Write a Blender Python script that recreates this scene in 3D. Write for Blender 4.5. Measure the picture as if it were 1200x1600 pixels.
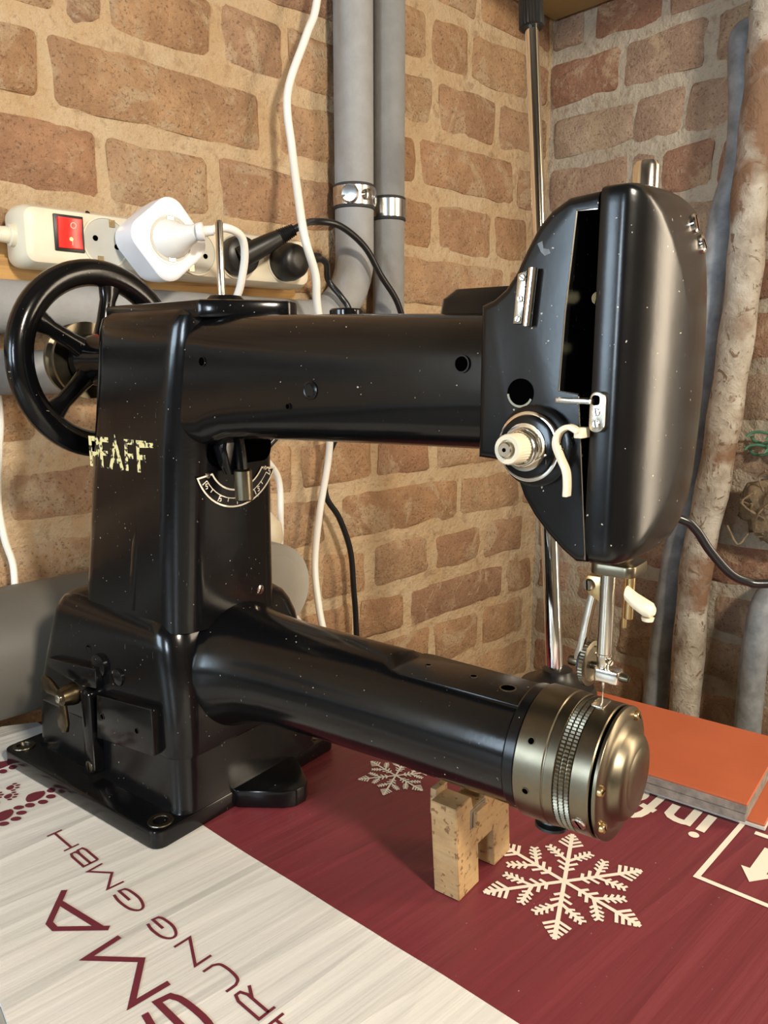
import bpy, bmesh, math, random
from mathutils import Vector, Matrix, noise
random.seed(7)
for o in list(bpy.data.objects): bpy.data.objects.remove(o, do_unlink=True)
S = bpy.context.scene
COL = S.collection
R = math.radians
PI = math.pi
# ------------------------------------------------------------------ camera
cam_d = bpy.data.cameras.new('camera'); cam = bpy.data.objects.new('camera', cam_d); COL.objects.link(cam)
cam_d.sensor_fit = 'AUTO'; cam_d.sensor_width = 36.0; cam_d.lens = 1220 * 36.0 / 1600
cam_d.clip_start = .02; cam_d.clip_end = 30
cam.location = (0, 0, .30); cam.rotation_euler = (R(90 - 10.676), 0, R(46.7 - 90))
S.camera = cam
# ------------------------------------------------------------------ world, lights, exposure
w = bpy.data.worlds.new('world'); S.world = w; w.use_nodes = True
w.node_tree.nodes['Background'].inputs[0].default_value = (.75, .88, 1, 1)
w.node_tree.nodes['Background'].inputs[1].default_value = .6
def area(name, loc, target, size, power, col, size_y=None, shape='DISK'):
    l = bpy.data.lights.new(name, 'AREA'); l.shape = shape; l.size = size
    if size_y: l.size_y = size_y
    l.energy = power; l.color = col
    o = bpy.data.objects.new(name, l); COL.objects.link(o); o.location = loc
    o.rotation_euler = (Vector(target) - Vector(loc)).to_track_quat('-Z', 'Y').to_euler()
    return o
area('cellar_lamp', (.05, -.94, .92), (.30, .45, .15), .18, 23, (1, .89, .73))
area('side_fill', (1.010, -.34, .42), (.30, .10, .30), .34, 12.5, (1, .83, .62), .92, 'RECTANGLE')  # added warm light, out of view; puts the bright band on the head cover
area('window_daylight', (-1.375, .46, .47), (.3, .22, .3), .46, 12, (.66, .84, 1), .52, 'RECTANGLE')
area('edge_fill', (-1.375, -.42, .47), (.2, .4, .3), .20, 11, (.74, .88, 1), .42, 'RECTANGLE')  # added cool light, out of view; draws highlights on the near vertical edges
S.view_settings.view_transform = 'Standard'; S.view_settings.look = 'None'
S.view_settings.gamma = 1; S.view_settings.exposure = .18
S.view_settings.use_curve_mapping = False

# ------------------------------------------------------------------ materials
MATS = {}
class NT:
    def __init__(s, name):
        s.m = bpy.data.materials.new(name); s.m.use_nodes = True; s.t = s.m.node_tree; s.n = s.t.nodes
        s.b = s.n['Principled BSDF']; s.l = s.t.links
        s.tc = s.n.new('ShaderNodeTexCoord')
    def noise(s, scale, detail=4, rough=.6, coord='Object', dist=0, vec=None):
        n = s.n.new('ShaderNodeTexNoise'); n.inputs['Scale'].default_value = scale
        n.inputs['Detail'].default_value = detail; n.inputs['Roughness'].default_value = rough
        n.inputs['Distortion'].default_value = dist
        s.l.new(vec if vec else s.tc.outputs[coord], n.inputs['Vector']); return n.outputs['Fac']
    def stretch(s, sc, coord='Object'):
        mp = s.n.new('ShaderNodeMapping'); mp.inputs['Scale'].default_value = sc
        s.l.new(s.tc.outputs[coord], mp.inputs['Vector']); return mp.outputs[0]
    def ramp(s, fac, stops):
        r = s.n.new('ShaderNodeValToRGB'); e = r.color_ramp.elements
        while len(e) < len(stops): e.new(.5)
        for q, (p, c) in zip(e, stops):
            q.position = p; q.color = (c if len(c) == 4 else (*c, 1)) if not isinstance(c, (int, float)) else (c, c, c, 1)
        s.l.new(fac, r.inputs[0]); return r.outputs[0]
    def mix(s, fac, a, b, mode='MIX'):
        m = s.n.new('ShaderNodeMix'); m.data_type = 'RGBA'; m.blend_type = mode
        for i, v in ((0, fac), (6, a), (7, b)):
            if hasattr(v, 'links'): s.l.new(v, m.inputs[i])
            elif i == 0: m.inputs[0].default_value = v
            else: m.inputs[i].default_value = (*v, 1)
        return m.outputs[2]
    def math(s, op, a, b=0, clamp=False):
        m = s.n.new('ShaderNodeMath'); m.operation = op; m.use_clamp = clamp
        for i, v in ((0, a), (1, b)):
            if hasattr(v, 'links'): s.l.new(v, m.inputs[i])
            else: m.inputs[i].default_value = v
        return m.outputs[0]
    def bump(s, h, strength=.3, dist=.002):
        b = s.n.new('ShaderNodeBump'); b.inputs['Strength'].default_value = strength; b.inputs['Distance'].default_value = dist
        s.l.new(h, b.inputs['Height']); s.l.new(b.outputs[0], s.b.inputs['Normal'])
    def set(s, k, v):
        if hasattr(v, 'links'): s.l.new(v, s.b.inputs[k])
        elif isinstance(v, tuple): s.b.inputs[k].default_value = (*v, 1)
        else: s.b.inputs[k].default_value = v
def mat(name, col, rough=.5, metal=0, var=None, vscale=40, vamt=.5, bump=None, coat=0, emit=None, speck=None, rvar=0):
    t = NT(name); c = col
    if var: c = t.mix(t.math('MULTIPLY', t.ramp(t.noise(vscale, 5), [(.35, 0), (.7, 1)]), vamt), col, var)
    if speck:                                         # small chips and dust
        sc, colr, th = speck
        c = t.mix(t.ramp(t.noise(sc, 2), [(th, 0), (th + .02, 1)]), c if var else col, colr)
    t.set('Base Color', c); t.set('Roughness', rough); t.set('Metallic', metal)
    if rvar: t.set('Roughness', t.math('ADD', t.math('MULTIPLY', t.noise(vscale * 1.7, 4), rvar), rough - rvar * .5))
    if coat: t.set('Coat Weight', coat); t.set('Coat Roughness', .06)
    if bump: t.bump(t.noise(bump[0], 4), bump[1], bump[2] if len(bump) > 2 else .001)
    if emit: t.set('Emission Color', emit[0]); t.set('Emission Strength', emit[1])
    MATS[name] = t.m; return t.m

def brick_mat(name, stops, lime, seed):
    t = NT(name); oi = t.n.new('ShaderNodeObjectInfo')
    add = t.n.new('ShaderNodeVectorMath'); add.operation = 'ADD'
    cmb = t.n.new('ShaderNodeCombineXYZ'); t.l.new(t.math('MULTIPLY', oi.outputs['Random'], 13 + seed), cmb.inputs[0])
    t.l.new(t.math('MULTIPLY', oi.outputs['Random'], 7), cmb.inputs[2])
    t.l.new(t.tc.outputs['Object'], add.inputs[0]); t.l.new(cmb.outputs[0], add.inputs[1]); v = add.outputs[0]
    base = t.ramp(oi.outputs['Random'], stops)
    n0 = t.noise(11, 4, .55, vec=v); n1 = t.noise(30, 7, .7, vec=v); n2 = t.noise(95, 6, .75, dist=.3, vec=v); n3 = t.noise(17, 6, .68, dist=1.0, vec=v); n4 = t.noise(330, 4, .65, vec=v)
    c = t.mix(t.ramp(n0, [(.38, 0), (.62, .8)]), base, t.mix(.5, base, (.22, .12, .075)))
    c = t.mix(t.ramp(n1, [(.42, 0), (.68, .65)]), c, t.mix(.5, base, (.12, .055, .035)))
    c = t.mix(t.ramp(n3, [(.52, 0), (.60, lime)]), c, (.56, .41, .26))
    c = t.mix(t.ramp(n2, [(.58, 0), (.68, .65)]), c, (.58, .45, .30))
    c = t.mix(t.ramp(n4, [(.34, .65), (.45, 0)]), c, (.14, .075, .045))
    t.set('Base Color', c); t.set('Roughness', .92); t.set('Specular IOR Level', .2)
    t.bump(t.math('ADD', t.math('MULTIPLY', n2, .9), t.math('ADD', t.math('MULTIPLY', n4, .35), t.math('MULTIPLY', n1, 1.3))), .9, .0065)
    MATS[name] = t.m
brick_mat('brick_l', [(0, (.52, .30, .155)), (.3, (.60, .38, .21)), (.55, (.48, .265, .15)), (.75, (.62, .41, .235)), (1, (.40, .225, .14))], .7, 0)
brick_mat('brick_r', [(0, (.46, .27, .18)), (.25, (.54, .40, .28)), (.5, (.48, .33, .23)), (.75, (.42, .20, .12)), (1, (.52, .40, .28))], .65, 5)
def mortar_mat(name, c0, c1):
    t = NT(name); n1 = t.noise(18, 6, .7); n2 = t.noise(120, 5, .7); n3 = t.noise(55, 4, .6)
    c = t.mix(t.ramp(n1, [(.35, 0), (.7, 1)]), c0, c1)
    c = t.mix(t.ramp(n3, [(.56, 0), (.70, .55)]), c, (.27, .165, .095))
    c = t.mix(t.ramp(n2, [(.3, .5), (.42, 0)]), c, (.20, .13, .08))
    t.set('Base Color', c); t.set('Roughness', .95); t.set('Specular IOR Level', .15)
    t.bump(t.math('ADD', n2, t.math('MULTIPLY', n3, 1.5)), .9, .005); MATS[name] = t.m
mortar_mat('mortar_l', (.57, .435, .285), (.50, .335, .185)); mortar_mat('mortar_r', (.50, .43, .33), (.42, .34, .25))
mat('plaster', (.17, .14, .11), .9, 0, (.12, .095, .07), 3, .7, (30, .3, .003))
mat('whitewash', (.50, .43, .32), .9, 0, (.40, .33, .24), 3, .7, (30, .3, .003))
mat('concrete', (.22, .20, .17), .9, 0, (.14, .12, .10), 4, .7, (60, .3, .002))
# enamel: black, glossy, a few chips and dust specks
def enamel(name, rough, wear=.74):
    t = NT(name)
    c = t.mix(t.ramp(t.noise(520, 1, .4), [(wear + .05, 0), (wear + .06, 1)]), (.0035, .0035, .004), (.42, .38, .30))
    c = t.mix(t.ramp(t.noise(1, 2, .5, vec=t.stretch((1300, 1300, 170)), dist=.4), [(.755, 0), (.775, .45)]), c, (.35, .33, .28))
    t.set('Base Color', c); t.set('Specular IOR Level', .38)
    t.set('Roughness', t.math('ADD', t.math('MULTIPLY', t.noise(35, 4), .10), rough - .05))
    t.bump(t.math('ADD', t.noise(14, 3), t.math('MULTIPLY', t.noise(420, 2), .05)), .10, .004); MATS[name] = t.m
enamel('enamel', .16); enamel('enamel_head', .25, .735); enamel('enamel_base', .17, .75)
mat('bronze_dark', (.16, .12, .07), .3, 1, (.05, .04, .025), 120, .8)
mat('black_void', (.0008, .0008, .0008), 1).node_tree.nodes['Principled BSDF'].inputs['Specular IOR Level'].default_value = 0
mat('steel', (.62, .58, .50), .26, 1, (.40, .34, .26), 60, .6, rvar=.15)
mat('steel_bright', (.80, .77, .70), .16, 1, (.6, .5, .38), 80, .4)
mat('steel_dark', (.205, .178, .128), .34, 1, (.13, .108, .072), 45, .7, rvar=.15)
mat('steel_knurl', (.26, .23, .17), .38, 1, (.12, .10, .07), 200, .7)
mat('chip_grey', (.17, .18, .19), .5, .2, (.05, .05, .05), 300, .7)
mat('chrome', (.88, .86, .82), .07, 1)
mat('brass', (.62, .45, .22), .3, 1, (.35, .24, .12), 120, .6)
mat('ivory', (.80, .72, .55), .45, 0, (.62, .50, .32), 60, .5)
mat('white_print', (.80, .74, .62), .6)
mat('gold_print', (.78, .66, .30), .5, 0)
def worn_gold():
    t = NT('gold_worn'); n = t.noise(330, 3, .6)
    c = t.mix(t.ramp(n, [(.52, 0), (.56, 1)]), (.80, .68, .32), (.012, .011, .010))
    t.set('Base Color', c); t.set('Roughness', .5); MATS['gold_worn'] = t.m
worn_gold()
mat('plastic_white', (.80, .79, .76), .35, 0, (.70, .69, .66), 30, .4)
mat('plastic_cream', (.76, .70, .55), .42, 0, (.62, .55, .40), 25, .5)
mat('plastic_pure', (.86, .87, .90), .30)
mat('plastic_black', (.012, .011, .010), .38, 0, bump=(900, .1, .0005))
mat('cable_black', (.010, .010, .011), .30)
mat('cable_white', (.82, .80, .74), .40)
mat('switch_red', (.75, .015, .012), .25, 0, emit=((1, .03, .015), .35))
mat('switch_glow', (1, .35, .1), .3, 0, emit=((1, .35, .08), 4))
mat('switch_mark', (.95, .55, .45), .4)
mat('foam_grey', (.31, .31, .31), .75, 0, (.235, .235, .23), 50, .6, (300, .4, .001))
mat('pvc_grey', (.13, .12, .10), .5, 0, (.13, .115, .095), 12, .5)
mat('pvc_light', (.55, .54, .48), .55, 0, (.45, .43, .36), 30, .5)
mat('zinc', (.72, .74, .74), .25, 1, (.45, .46, .46), 60, .6)
mat('rubber_dark', (.03, .03, .03), .7)
def pine():
    t = NT('pine'); v = t.stretch((4, 60, 90)); n = t.noise(1.6, 5, .6, vec=v, dist=1.2)
    t.set('Base Color', t.ramp(n, [(.3, (.50, .27, .085)), (.55, (.60, .35, .12)), (.75, (.33, .16, .05))])); t.set('Roughness', .6)
    t.bump(n, .3, .001); MATS['pine'] = t.m
pine()
def iron_wood():
    t = NT('block_wood'); n = t.noise(60, 5, .65); s = t.noise(230, 3, .5); g = t.noise(1.5, 4, .6, vec=t.stretch((30, 30, 300)))
    c = t.ramp(n, [(.3, (.33, .21, .10)), (.55, (.44, .29, .135)), (.75, (.37, .27, .16))])
    c = t.mix(t.ramp(g, [(.45, 0), (.7, .35)]), c, (.26, .14, .055))
    c = t.mix(t.ramp(s, [(.60, 0), (.66, .8)]), c, (.13, .055, .022))
    t.set('Base Color', c); t.set('Roughness', .55); t.bump(s, .3, .0008); MATS['block_wood'] = t.m
iron_wood()
mat('pad_orange', (.44, .105, .042), .5, 0, (.36, .08, .03), 22, .6, (90, .08, .001))
mat('pad_core', (.15, .12, .10), .85, 0, (.30, .25, .20), 130, .8, (240, .5, .001))
mat('pad_pale', (.52, .47, .40), .8, 0, (.36, .31, .26), 90, .6, (240, .3, .001))
mat('table_grey', (.36, .35, .31), .42, 0, (.28, .27, .24), 15, .5)
mat('table_leg', (.10, .10, .10), .5, .3, (.15, .14, .12), 30, .5)
mat('khaki_paint', (.42, .34, .16), .6, 0, (.33, .26, .12), 6, .5)
mat('lead_pipe', (.17, .18, .19), .6, .1, (.36, .38, .40), 38, .9, (70, .6, .002), rvar=.2)
def rusty():
    t = NT('limed_pipe'); n = t.noise(22, 6, .65); n2 = t.noise(70, 5, .7, dist=.8); n3 = t.noise(9, 4)
    c = t.ramp(n, [(.3, (.22, .175, .13)), (.5, (.42, .37, .30)), (.7, (.56, .52, .45))])
    c = t.mix(t.ramp(n3, [(.52, 0), (.62, .9)]), c, (.20, .10, .05))
    c = t.mix(t.ramp(n2, [(.57, 0), (.63, .9)]), c, (.17, .10, .06))
    t.set('Base Color', c); t.set('Roughness', .9); t.bump(t.math('ADD', n, n2), .9, .004); MATS['limed_pipe'] = t.m
rusty()
mat('green_wire', (.06, .19, .11), .4, 0, (.15, .30, .20), 60, .5)
mat('fibre', (.17, .115, .065), .85, 0, (.33, .25, .15), 60, .8, (150, .8, .003))
def cardboard():
    t = NT('printed_card'); sp = t.n.new('ShaderNodeSeparateXYZ'); t.l.new(t.tc.outputs['Object'], sp.inputs[0])
    x, y = sp.outputs[0], sp.outputs[1]
    wob = t.math('MULTIPLY', t.math('SUBTRACT', t.noise(7, 2), .5), .004)
    edge = t.math('ADD', t.math('ADD', t.math('MULTIPLY', y, -.1025), .2782), wob)
    m = t.math('GREATER_THAN', x, edge)
    st = t.noise(1, 3, .6, vec=t.stretch((6, 170, 1))); ft = t.noise(1, 2, .5, vec=t.stretch((3, 45, 1)))
    big = t.noise(6, 4)
    white = t.mix(t.ramp(ft, [(.35, 0), (.75, .22)]), (.72, .70, .66), (.64, .61, .55))
    white = t.mix(t.ramp(big, [(.45, 0), (.75, .5)]), white, (.64, .58, .48))
    red = t.mix(t.ramp(st, [(.4, 0), (.8, .45)]), (.165, .026, .034), (.205, .043, .046))
    red = t.mix(t.ramp(t.noise(330, 2), [(.74, 0), (.76, .8)]), red, (.45, .33, .28))
    t.set('Base Color', t.mix(m, white, red)); t.set('Roughness', t.mix(m, (.55, .55, .55), (.42, .42, .42)))
    crease = t.ramp(t.noise(1, 2, .4, vec=t.stretch((1.2, 17, 1))), [(.44, 0), (.50, 1), (.56, 0)])
    t.bump(t.math('ADD', t.math('ADD', t.math('MULTIPLY', st, .5), t.math('MULTIPLY', ft, 1.6)), t.math('MULTIPLY', crease, .8)), .32, .0035); MATS['printed_card'] = t.m
cardboard()
mat('print_maroon', (.15, .022, .035), .5)
mat('print_cream', (.78, .72, .60), .55)
mat('card_edge', (.45, .33, .20), .9)

# ------------------------------------------------------------------ mesh helpers
def link(name, me, m, parent=None, loc=None, smooth=False, auto=None):
    o = bpy.data.objects.new(name, me); COL.objects.link(o)
    if m:
        me.materials.clear()
        for mm in (m if isinstance(m, (list, tuple)) else [m]): me.materials.append(MATS[mm])
    if parent: o.parent = parent
    if loc: o.location = loc
    if smooth or auto:
        for p in me.polygons: p.use_smooth = True
    if auto:
        bm = bmesh.new(); bm.from_mesh(me)
        for e in bm.edges:
            e.smooth = not (len(e.link_faces) == 2 and e.calc_face_angle(0) > R(auto))
        bm.to_mesh(me); bm.free()
    return o
def fin(name, bm, m, parent=None, auto=35, loc=None):
    bmesh.ops.recalc_face_normals(bm, faces=bm.faces)
    me = bpy.data.meshes.new(name); bm.to_mesh(me); bm.free()
    return link(name, me, m, parent, loc, auto=auto)
def tag(o, label, cat=None, group=None, kind=None):
    if label: o['label'] = label
    if cat: o['category'] = cat
    if group: o['group'] = group
    if kind: o['kind'] = kind
    return o
def empty(name, loc=(0, 0, 0), rz=0):
    o = bpy.data.objects.new(name, None); COL.objects.link(o); o.location = loc; o.rotation_euler = (0, 0, rz); o.empty_display_size = .05
    return o
def bevel(bm, w, seg=2, ang=25, edges=None):
    es = edges or [e for e in bm.edges if len(e.link_faces) == 2 and e.calc_face_angle(0) > R(ang)]
    bmesh.ops.bevel(bm, geom=es, offset=w, segments=seg, profile=.5, affect='EDGES', clamp_overlap=True)
def box_bm(x0, x1, y0, y1, z0, z1, bv=0, seg=2, bm=None):
    b = bmesh.new(); bmesh.ops.create_cube(b, size=1)
    for v in b.verts: v.co = Vector(((x0 + x1) / 2 + v.co.x * (x1 - x0), (y0 + y1) / 2 + v.co.y * (y1 - y0), (z0 + z1) / 2 + v.co.z * (z1 - z0)))
    if bv: bevel(b, bv, seg)
    if bm is not None:
        me = bpy.data.meshes.new('t'); b.to_mesh(me); b.free(); bm.from_mesh(me); bpy.data.meshes.remove(me); return bm
    return b
def loft(rings, cap=True):
    bm = bmesh.new(); vs = [[bm.verts.new(p) for p in r] for r in rings]; n = len(rings[0])
    for a, b in zip(vs, vs[1:]):
        for i in range(n): bm.faces.new((a[i], a[(i + 1) % n], b[(i + 1) % n], b[i]))
    if cap: bm.faces.new(vs[0][::-1]); bm.faces.new(vs[-1])
    return bm
def rrect(c0, c1, d0, d1, r, n=6):
    """rounded rectangle outline in a plane, as (c,d) pairs"""
    out = []; r = min(r, (c1 - c0) / 2 - 1e-5, (d1 - d0) / 2 - 1e-5)
    for cx, cy, a0 in ((c1 - r, d1 - r, 0), (c0 + r, d1 - r, 90), (c0 + r, d0 + r, 180), (c1 - r, d0 + r, 270)):
        for k in range(n + 1):
            a = R(a0 + 90 * k / n); out.append((cx + r * math.cos(a), cy + r * math.sin(a)))
    return out
def prism(poly, axis, t0, t1, bv=0, seg=2):
    """extrude a 2-D outline along one axis ('x': poly is (y,z); 'y': (x,z); 'z': (x,y))"""
    f = {'x': lambda p, t: (t, p[0], p[1]), 'y': lambda p, t: (p[0], t, p[1]), 'z': lambda p, t: (p[0], p[1], t)}[axis]
    bm = loft([[f(p, t0) for p in poly], [f(p, t1) for p in poly]])
    bmesh.ops.recalc_face_normals(bm, faces=bm.faces)
    if bv: bevel(bm, bv, seg)
    return bm
def frame_of(d):
    d = Vector(d).normalized(); u = d.orthogonal().normalized(); return d, u, d.cross(u)
def lathe(p0, d, prof, n=40, knurl=None):
    """profile (t along d from p0, radius); knurl: set of profile indices with radial teeth"""
    d, u, v = frame_of(d); p0 = Vector(p0); rings = []
    for i, (t, r) in enumerate(prof):
        rings.append([p0 + d * t + (u * math.cos(2 * PI * k / n) + v * math.sin(2 * PI * k / n)) * max(r * (1 - (knurl[1] if knurl and i in knurl[0] and k % 2 else 0)), 1e-5) for k in range(n)])
    return loft(rings)
def spline(pts, per=8):
    P = [Vector(p) for p in pts]; out = []
    Q = [P[0] * 2 - P[1]] + P + [P[-1] * 2 - P[-2]]
    for i in range(1, len(Q) - 2):
        a, b, c, d = Q[i - 1:i + 3]
        for k in range(per):
            t = k / per
            out.append(.5 * ((2 * b) + (c - a) * t + (2 * a - 5 * b + 4 * c - d) * t * t + (3 * b - a - 3 * c + d) * t ** 3))
    out.append(P[-1]); return out
def tube(pts, r, n=12, per=8, smooth=True, rfun=None):
    L = spline(pts, per) if smooth else [Vector(p) for p in pts]
    rings = []; up = None
    for i, p in enumerate(L):
        d = (L[min(i + 1, len(L) - 1)] - L[max(i - 1, 0)]).normalized()
        if up is None: up = d.orthogonal().normalized()
        up = (up - d * up.dot(d)).normalized(); s = d.cross(up)
        rr = r if rfun is None else rfun(i / (len(L) - 1)) * r
        rings.append([p + (up * math.cos(2 * PI * k / n) + s * math.sin(2 * PI * k / n)) * rr for k in range(n)])
    return loft(rings)
LIFT = [0.0]
def stroke(bm, pts, wd, f, h=0, closed=False):
    """flat mitred stroke of width wd through 2-D points, mapped to 3-D by f(u,v,lift)"""
    P = [Vector(p) for p in pts]; n = len(P); LIFT[0] = (LIFT[0] + 2e-6) % 2.4e-4
    if closed: P = P + [P[0]]; n += 1
    L = []; Rr = []
    for i in range(n):
        a = (P[i] - P[i - 1]) if i else ((P[-1] - P[-2]) if closed else (P[1] - P[0]))
        b = (P[i + 1] - P[i]) if i < n - 1 else ((P[1] - P[0]) if closed else a)
        a = a.normalized(); b = b.normalized(); t = a + b
        t = t.normalized() if t.length > 1e-6 else a
        nn = Vector((-t.y, t.x)); c = max(.35, abs(nn.dot(Vector((-a.y, a.x)))))
        L.append(P[i] + nn * wd / 2 / c); Rr.append(P[i] - nn * wd / 2 / c)
    for i in range(n - 1):
        q = [L[i], L[i + 1], Rr[i + 1], Rr[i]]
        try: bm.faces.new([bm.verts.new(f(p.x, p.y)) for p in q])
        except ValueError: pass
def fill(bm, pts, f): bm.faces.new([bm.verts.new(f(*p)) for p in pts])
def arc(cx, cy, r, a0, a1, n=10, ry=None):
    return [(cx + r * math.cos(R(a0 + (a1 - a0) * k / n)), cy + (ry or r) * math.sin(R(a0 + (a1 - a0) * k / n))) for k in range(n + 1)]
def flat(name, bm, m, parent):
    me = bpy.data.meshes.new(name); bm.to_mesh(me); bm.free(); return link(name, me, m, parent)
LET = {  # stroke letters in a unit box
 'H': [[(0, 0), (0, 1)], [(1, 0), (1, 1)], [(0, .5), (1, .5)]],
 'B': [[(0, 0), (0, 1), (.8, 1), (.97, .9), (.97, .62), (.8, .52), (0, .52)], [(.8, .52), (1, .42), (1, .1), (.82, 0), (0, 0)]],
 'M': [[(0, 0), (.03, 1), (.5, .05), (.97, 1), (1, 0)]],
 'N': [[(0, 0), (0, 1), (1, 0), (1, 1)]],
 'G': [[(p.x, p.y) for p in spline([(.96, .90, 0), (.66, 1, 0), (.25, .93, 0), (.02, .62, 0), (.06, .25, 0), (.38, .0, 0), (.80, .03, 0), (.97, .17, 0)], 4)] + [(1, .5), (.5, .5)]],
 'U': [[(0, 1), (0, .55)] + [(p.x, p.y) for p in spline([(.0, .40, 0), (.13, .09, 0), (.5, 0, 0), (.87, .09, 0), (1, .40, 0)], 4)] + [(1, .55), (1, 1)]],
 'R': [[(0, 0), (0, 1), (.8, 1), (1, .85), (1, .58), (.8, .42), (0, .42)], [(.62, .42), (1, 0)]],
 'A': [[(0, 0), (.44, 1), (.58, 1), (1, .08)], [(.06, .14), (.83, .42)]],
 'P': [[(0, 0), (0, 1), (.85, 1), (1, .85), (1, .6), (.85, .45), (0, .45)]],
 'F': [[(0, 0), (0, 1), (1, 1)], [(0, .52), (.85, .52)]],
 'V': [[(0, 0), (.5, 1), (1, 0)], [(.2, .3), (.8, .3)]],
}
def letter(bm, ch, u0, v0, wd, ht, st, f):
    for pl in LET[ch]: stroke(bm, [(u0 + x * wd, v0 + y * ht) for x, y in pl], st, f)

# ------------------------------------------------------------------ setting
WY, WX = .740, 1.037                       # left wall plane y, right wall plane x
FZ, CZ = -.76, 1.62
def relief(name, nu, nv, f, amp, m, sc=16):
    """wall face with uneven mortar relief; f(u,v,d) maps to the room"""
    bm = bmesh.new(); G = []
    for i in range(nu + 1):
        row = []
        for j in range(nv + 1):
            u, v = i / nu, j / nv; p = Vector(f(u, v, 0))
            d = noise.noise(p * sc) * amp + noise.noise(p * sc * 3.1) * amp * .5
            row.append(bm.verts.new(f(u, v, d)))
        G.append(row)
    for i in range(nu):
        for j in range(nv): bm.faces.new((G[i][j], G[i + 1][j], G[i + 1][j + 1], G[i][j + 1]))
    return fin(name, bm, m, auto=80)
def slab(name, x0, x1, y0, y1, z0, z1, m):
    return tag(fin(name, box_bm(x0, x1, y0, y1, z0, z1), m, auto=None), None, kind='structure')
slab('floor', -1.5, 1.2, -1.7, .9, FZ - .05, FZ, 'concrete')
slab('ceiling', -1.5, 1.2, -1.7, .9, CZ, CZ + .05, 'plaster')
slab('wall_back', -1.5, 1.2, -1.75, -1.70, FZ, CZ, 'whitewash')
bm = box_bm(1.000, 1.034, -.60, -.55, -.16, 1.00); box_bm(1.000, 1.034, -.13, -.08, -.16, 1.00, bm=bm); box_bm(1.000, 1.034, -.60, -.08, .95, 1.00, bm=bm); box_bm(1.000, 1.034, -.60, -.08, -.16, -.11, bm=bm)
tag(fin('side_fill_frame', bm, 'plastic_white', auto=None), None, kind='structure')       # frame added round the unseen warm fill light on the right
WY0, WY1, WZ0, WZ1 = .22, .70, .19, .75                                            # daylight window behind the photographer's left
VY0, VY1 = -.54, -.30  # opening made for the added cool edge light
bm = box_bm(-1.45, -1.40, -1.7, VY0, FZ, CZ); box_bm(-1.45, -1.40, VY1, WY0, FZ, CZ, bm=bm); box_bm(-1.45, -1.40, WY1, .9, FZ, CZ, bm=bm)
for p, q in ((VY0, VY1), (WY0, WY1)): box_bm(-1.45, -1.40, p, q, FZ, WZ0, bm=bm); box_bm(-1.45, -1.40, p, q, WZ1, CZ, bm=bm)
tag(fin('wall_side', bm, 'plaster', auto=None), None, kind='structure')
for k, (p, q) in enumerate(((WY0, WY1), (VY0, VY1))):
    bm = box_bm(-1.43, -1.39, p, p + .02, WZ0, WZ1); box_bm(-1.43, -1.39, q - .02, q, WZ0, WZ1, bm=bm)
    box_bm(-1.43, -1.39, p, q, WZ0, WZ0 + .03, bm=bm); box_bm(-1.43, -1.39, p, q, WZ1 - .03, WZ1, bm=bm)
    tag(fin(('window_1', 'edge_fill_frame')[k], bm, 'plastic_white', auto=None), None, kind='structure')  # the second frame only surrounds the added edge light
wl = tag(relief('wall_left', 230, 150, lambda u, v, d: (-1.42 + u * (WX + 1.48), WY + .001 - d, FZ + v * (CZ - FZ)), .0028, 'mortar_l', 22), None, kind='structure')
wr = tag(relief('wall_right', 200, 170, lambda u, v, d: (WX + .001 - d, -1.7 + u * (WY + 1.75), FZ + v * (CZ - FZ)), .0028, 'mortar_r', 22), None, kind='structure')

COURSES = [(.894, .950), (.821, .877), (.747, .803), (.674, .730), (.600, .655), (.527, .582), (.452, .508), (.379, .435), (.305, .361), (.232, .287), (.156, .205), (.083, .137),
           (.010, .063), (-.060, -.008), (-.132, -.073), (-.206, -.150), (-.280, -.223), (-.353, -.297), (-.427, -.370)]
KL = {.747: [(.788, .863)], .674: [(.780, .848), (.858, .982), (.668, .770)], .600: [(.316, .344), (.354, .458), (.473, .548), (.558, .660), (.672, .781), (.793, .908), (.920, 1.030)],
      .527: [(.185, .287), (.298, .517), (.541, .640), (.652, .751), (.763, .951), (.965, 1.03)],
      .452: [(.130, .333), (.345, .452), (.462, .622), (.634, .720), (.731, .784), (.799, .904), (.916, .987)],
      .156: [(.561, .674), (.688, .785), (.797, 1.0)], .083: [(.532, .594), (.630, .844), (.853, .988)],
      .010: [(.591, .663), (.681, .786), (.798, .895), (.909, 1.004)], -.060: [(.654, .733), (.751, .955), (.968, 1.03)],
      -.132: [(.692, .788), (.799, .896), (.908, 1.011)]}
KR = {.747: [(.689, .738), (.571, .671), (.461, .558)], .674: [(.632, .738), (.507, .617)], .600: [(.604, .733), (.534, .600), (.470, .526)],
      .527: [(.610, .737), (.567, .600), (.490, .557), (.380, .479)], .083: [(.60, .72), (.447, .585), (.395, .435)]}
def layout(known, lo, hi, off, rng):
    """full course: measured bricks first, the gaps filled with headers and stretchers"""
    known = sorted((min(k), max(k)) for k in known); out = list(known); gaps = []; p = lo
    for a, b in known: gaps.append((p, a)); p = b
    gaps.append((p, hi))
    for a, b in gaps:
        j = .013; p = a + (j if a != lo else off)
        while b - p > .03:
            wd = rng.choice((.105, .215, .215)) + rng.uniform(-.008, .008)
            if p + wd > b - j - .035: wd = (b - (j if b != hi else .004)) - p
            if wd > .24: wd = wd / 2 - j / 2
            if wd < .02: break
            out.append((p, p + wd)); p += wd + rng.uniform(.010, .017)
    return out
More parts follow.
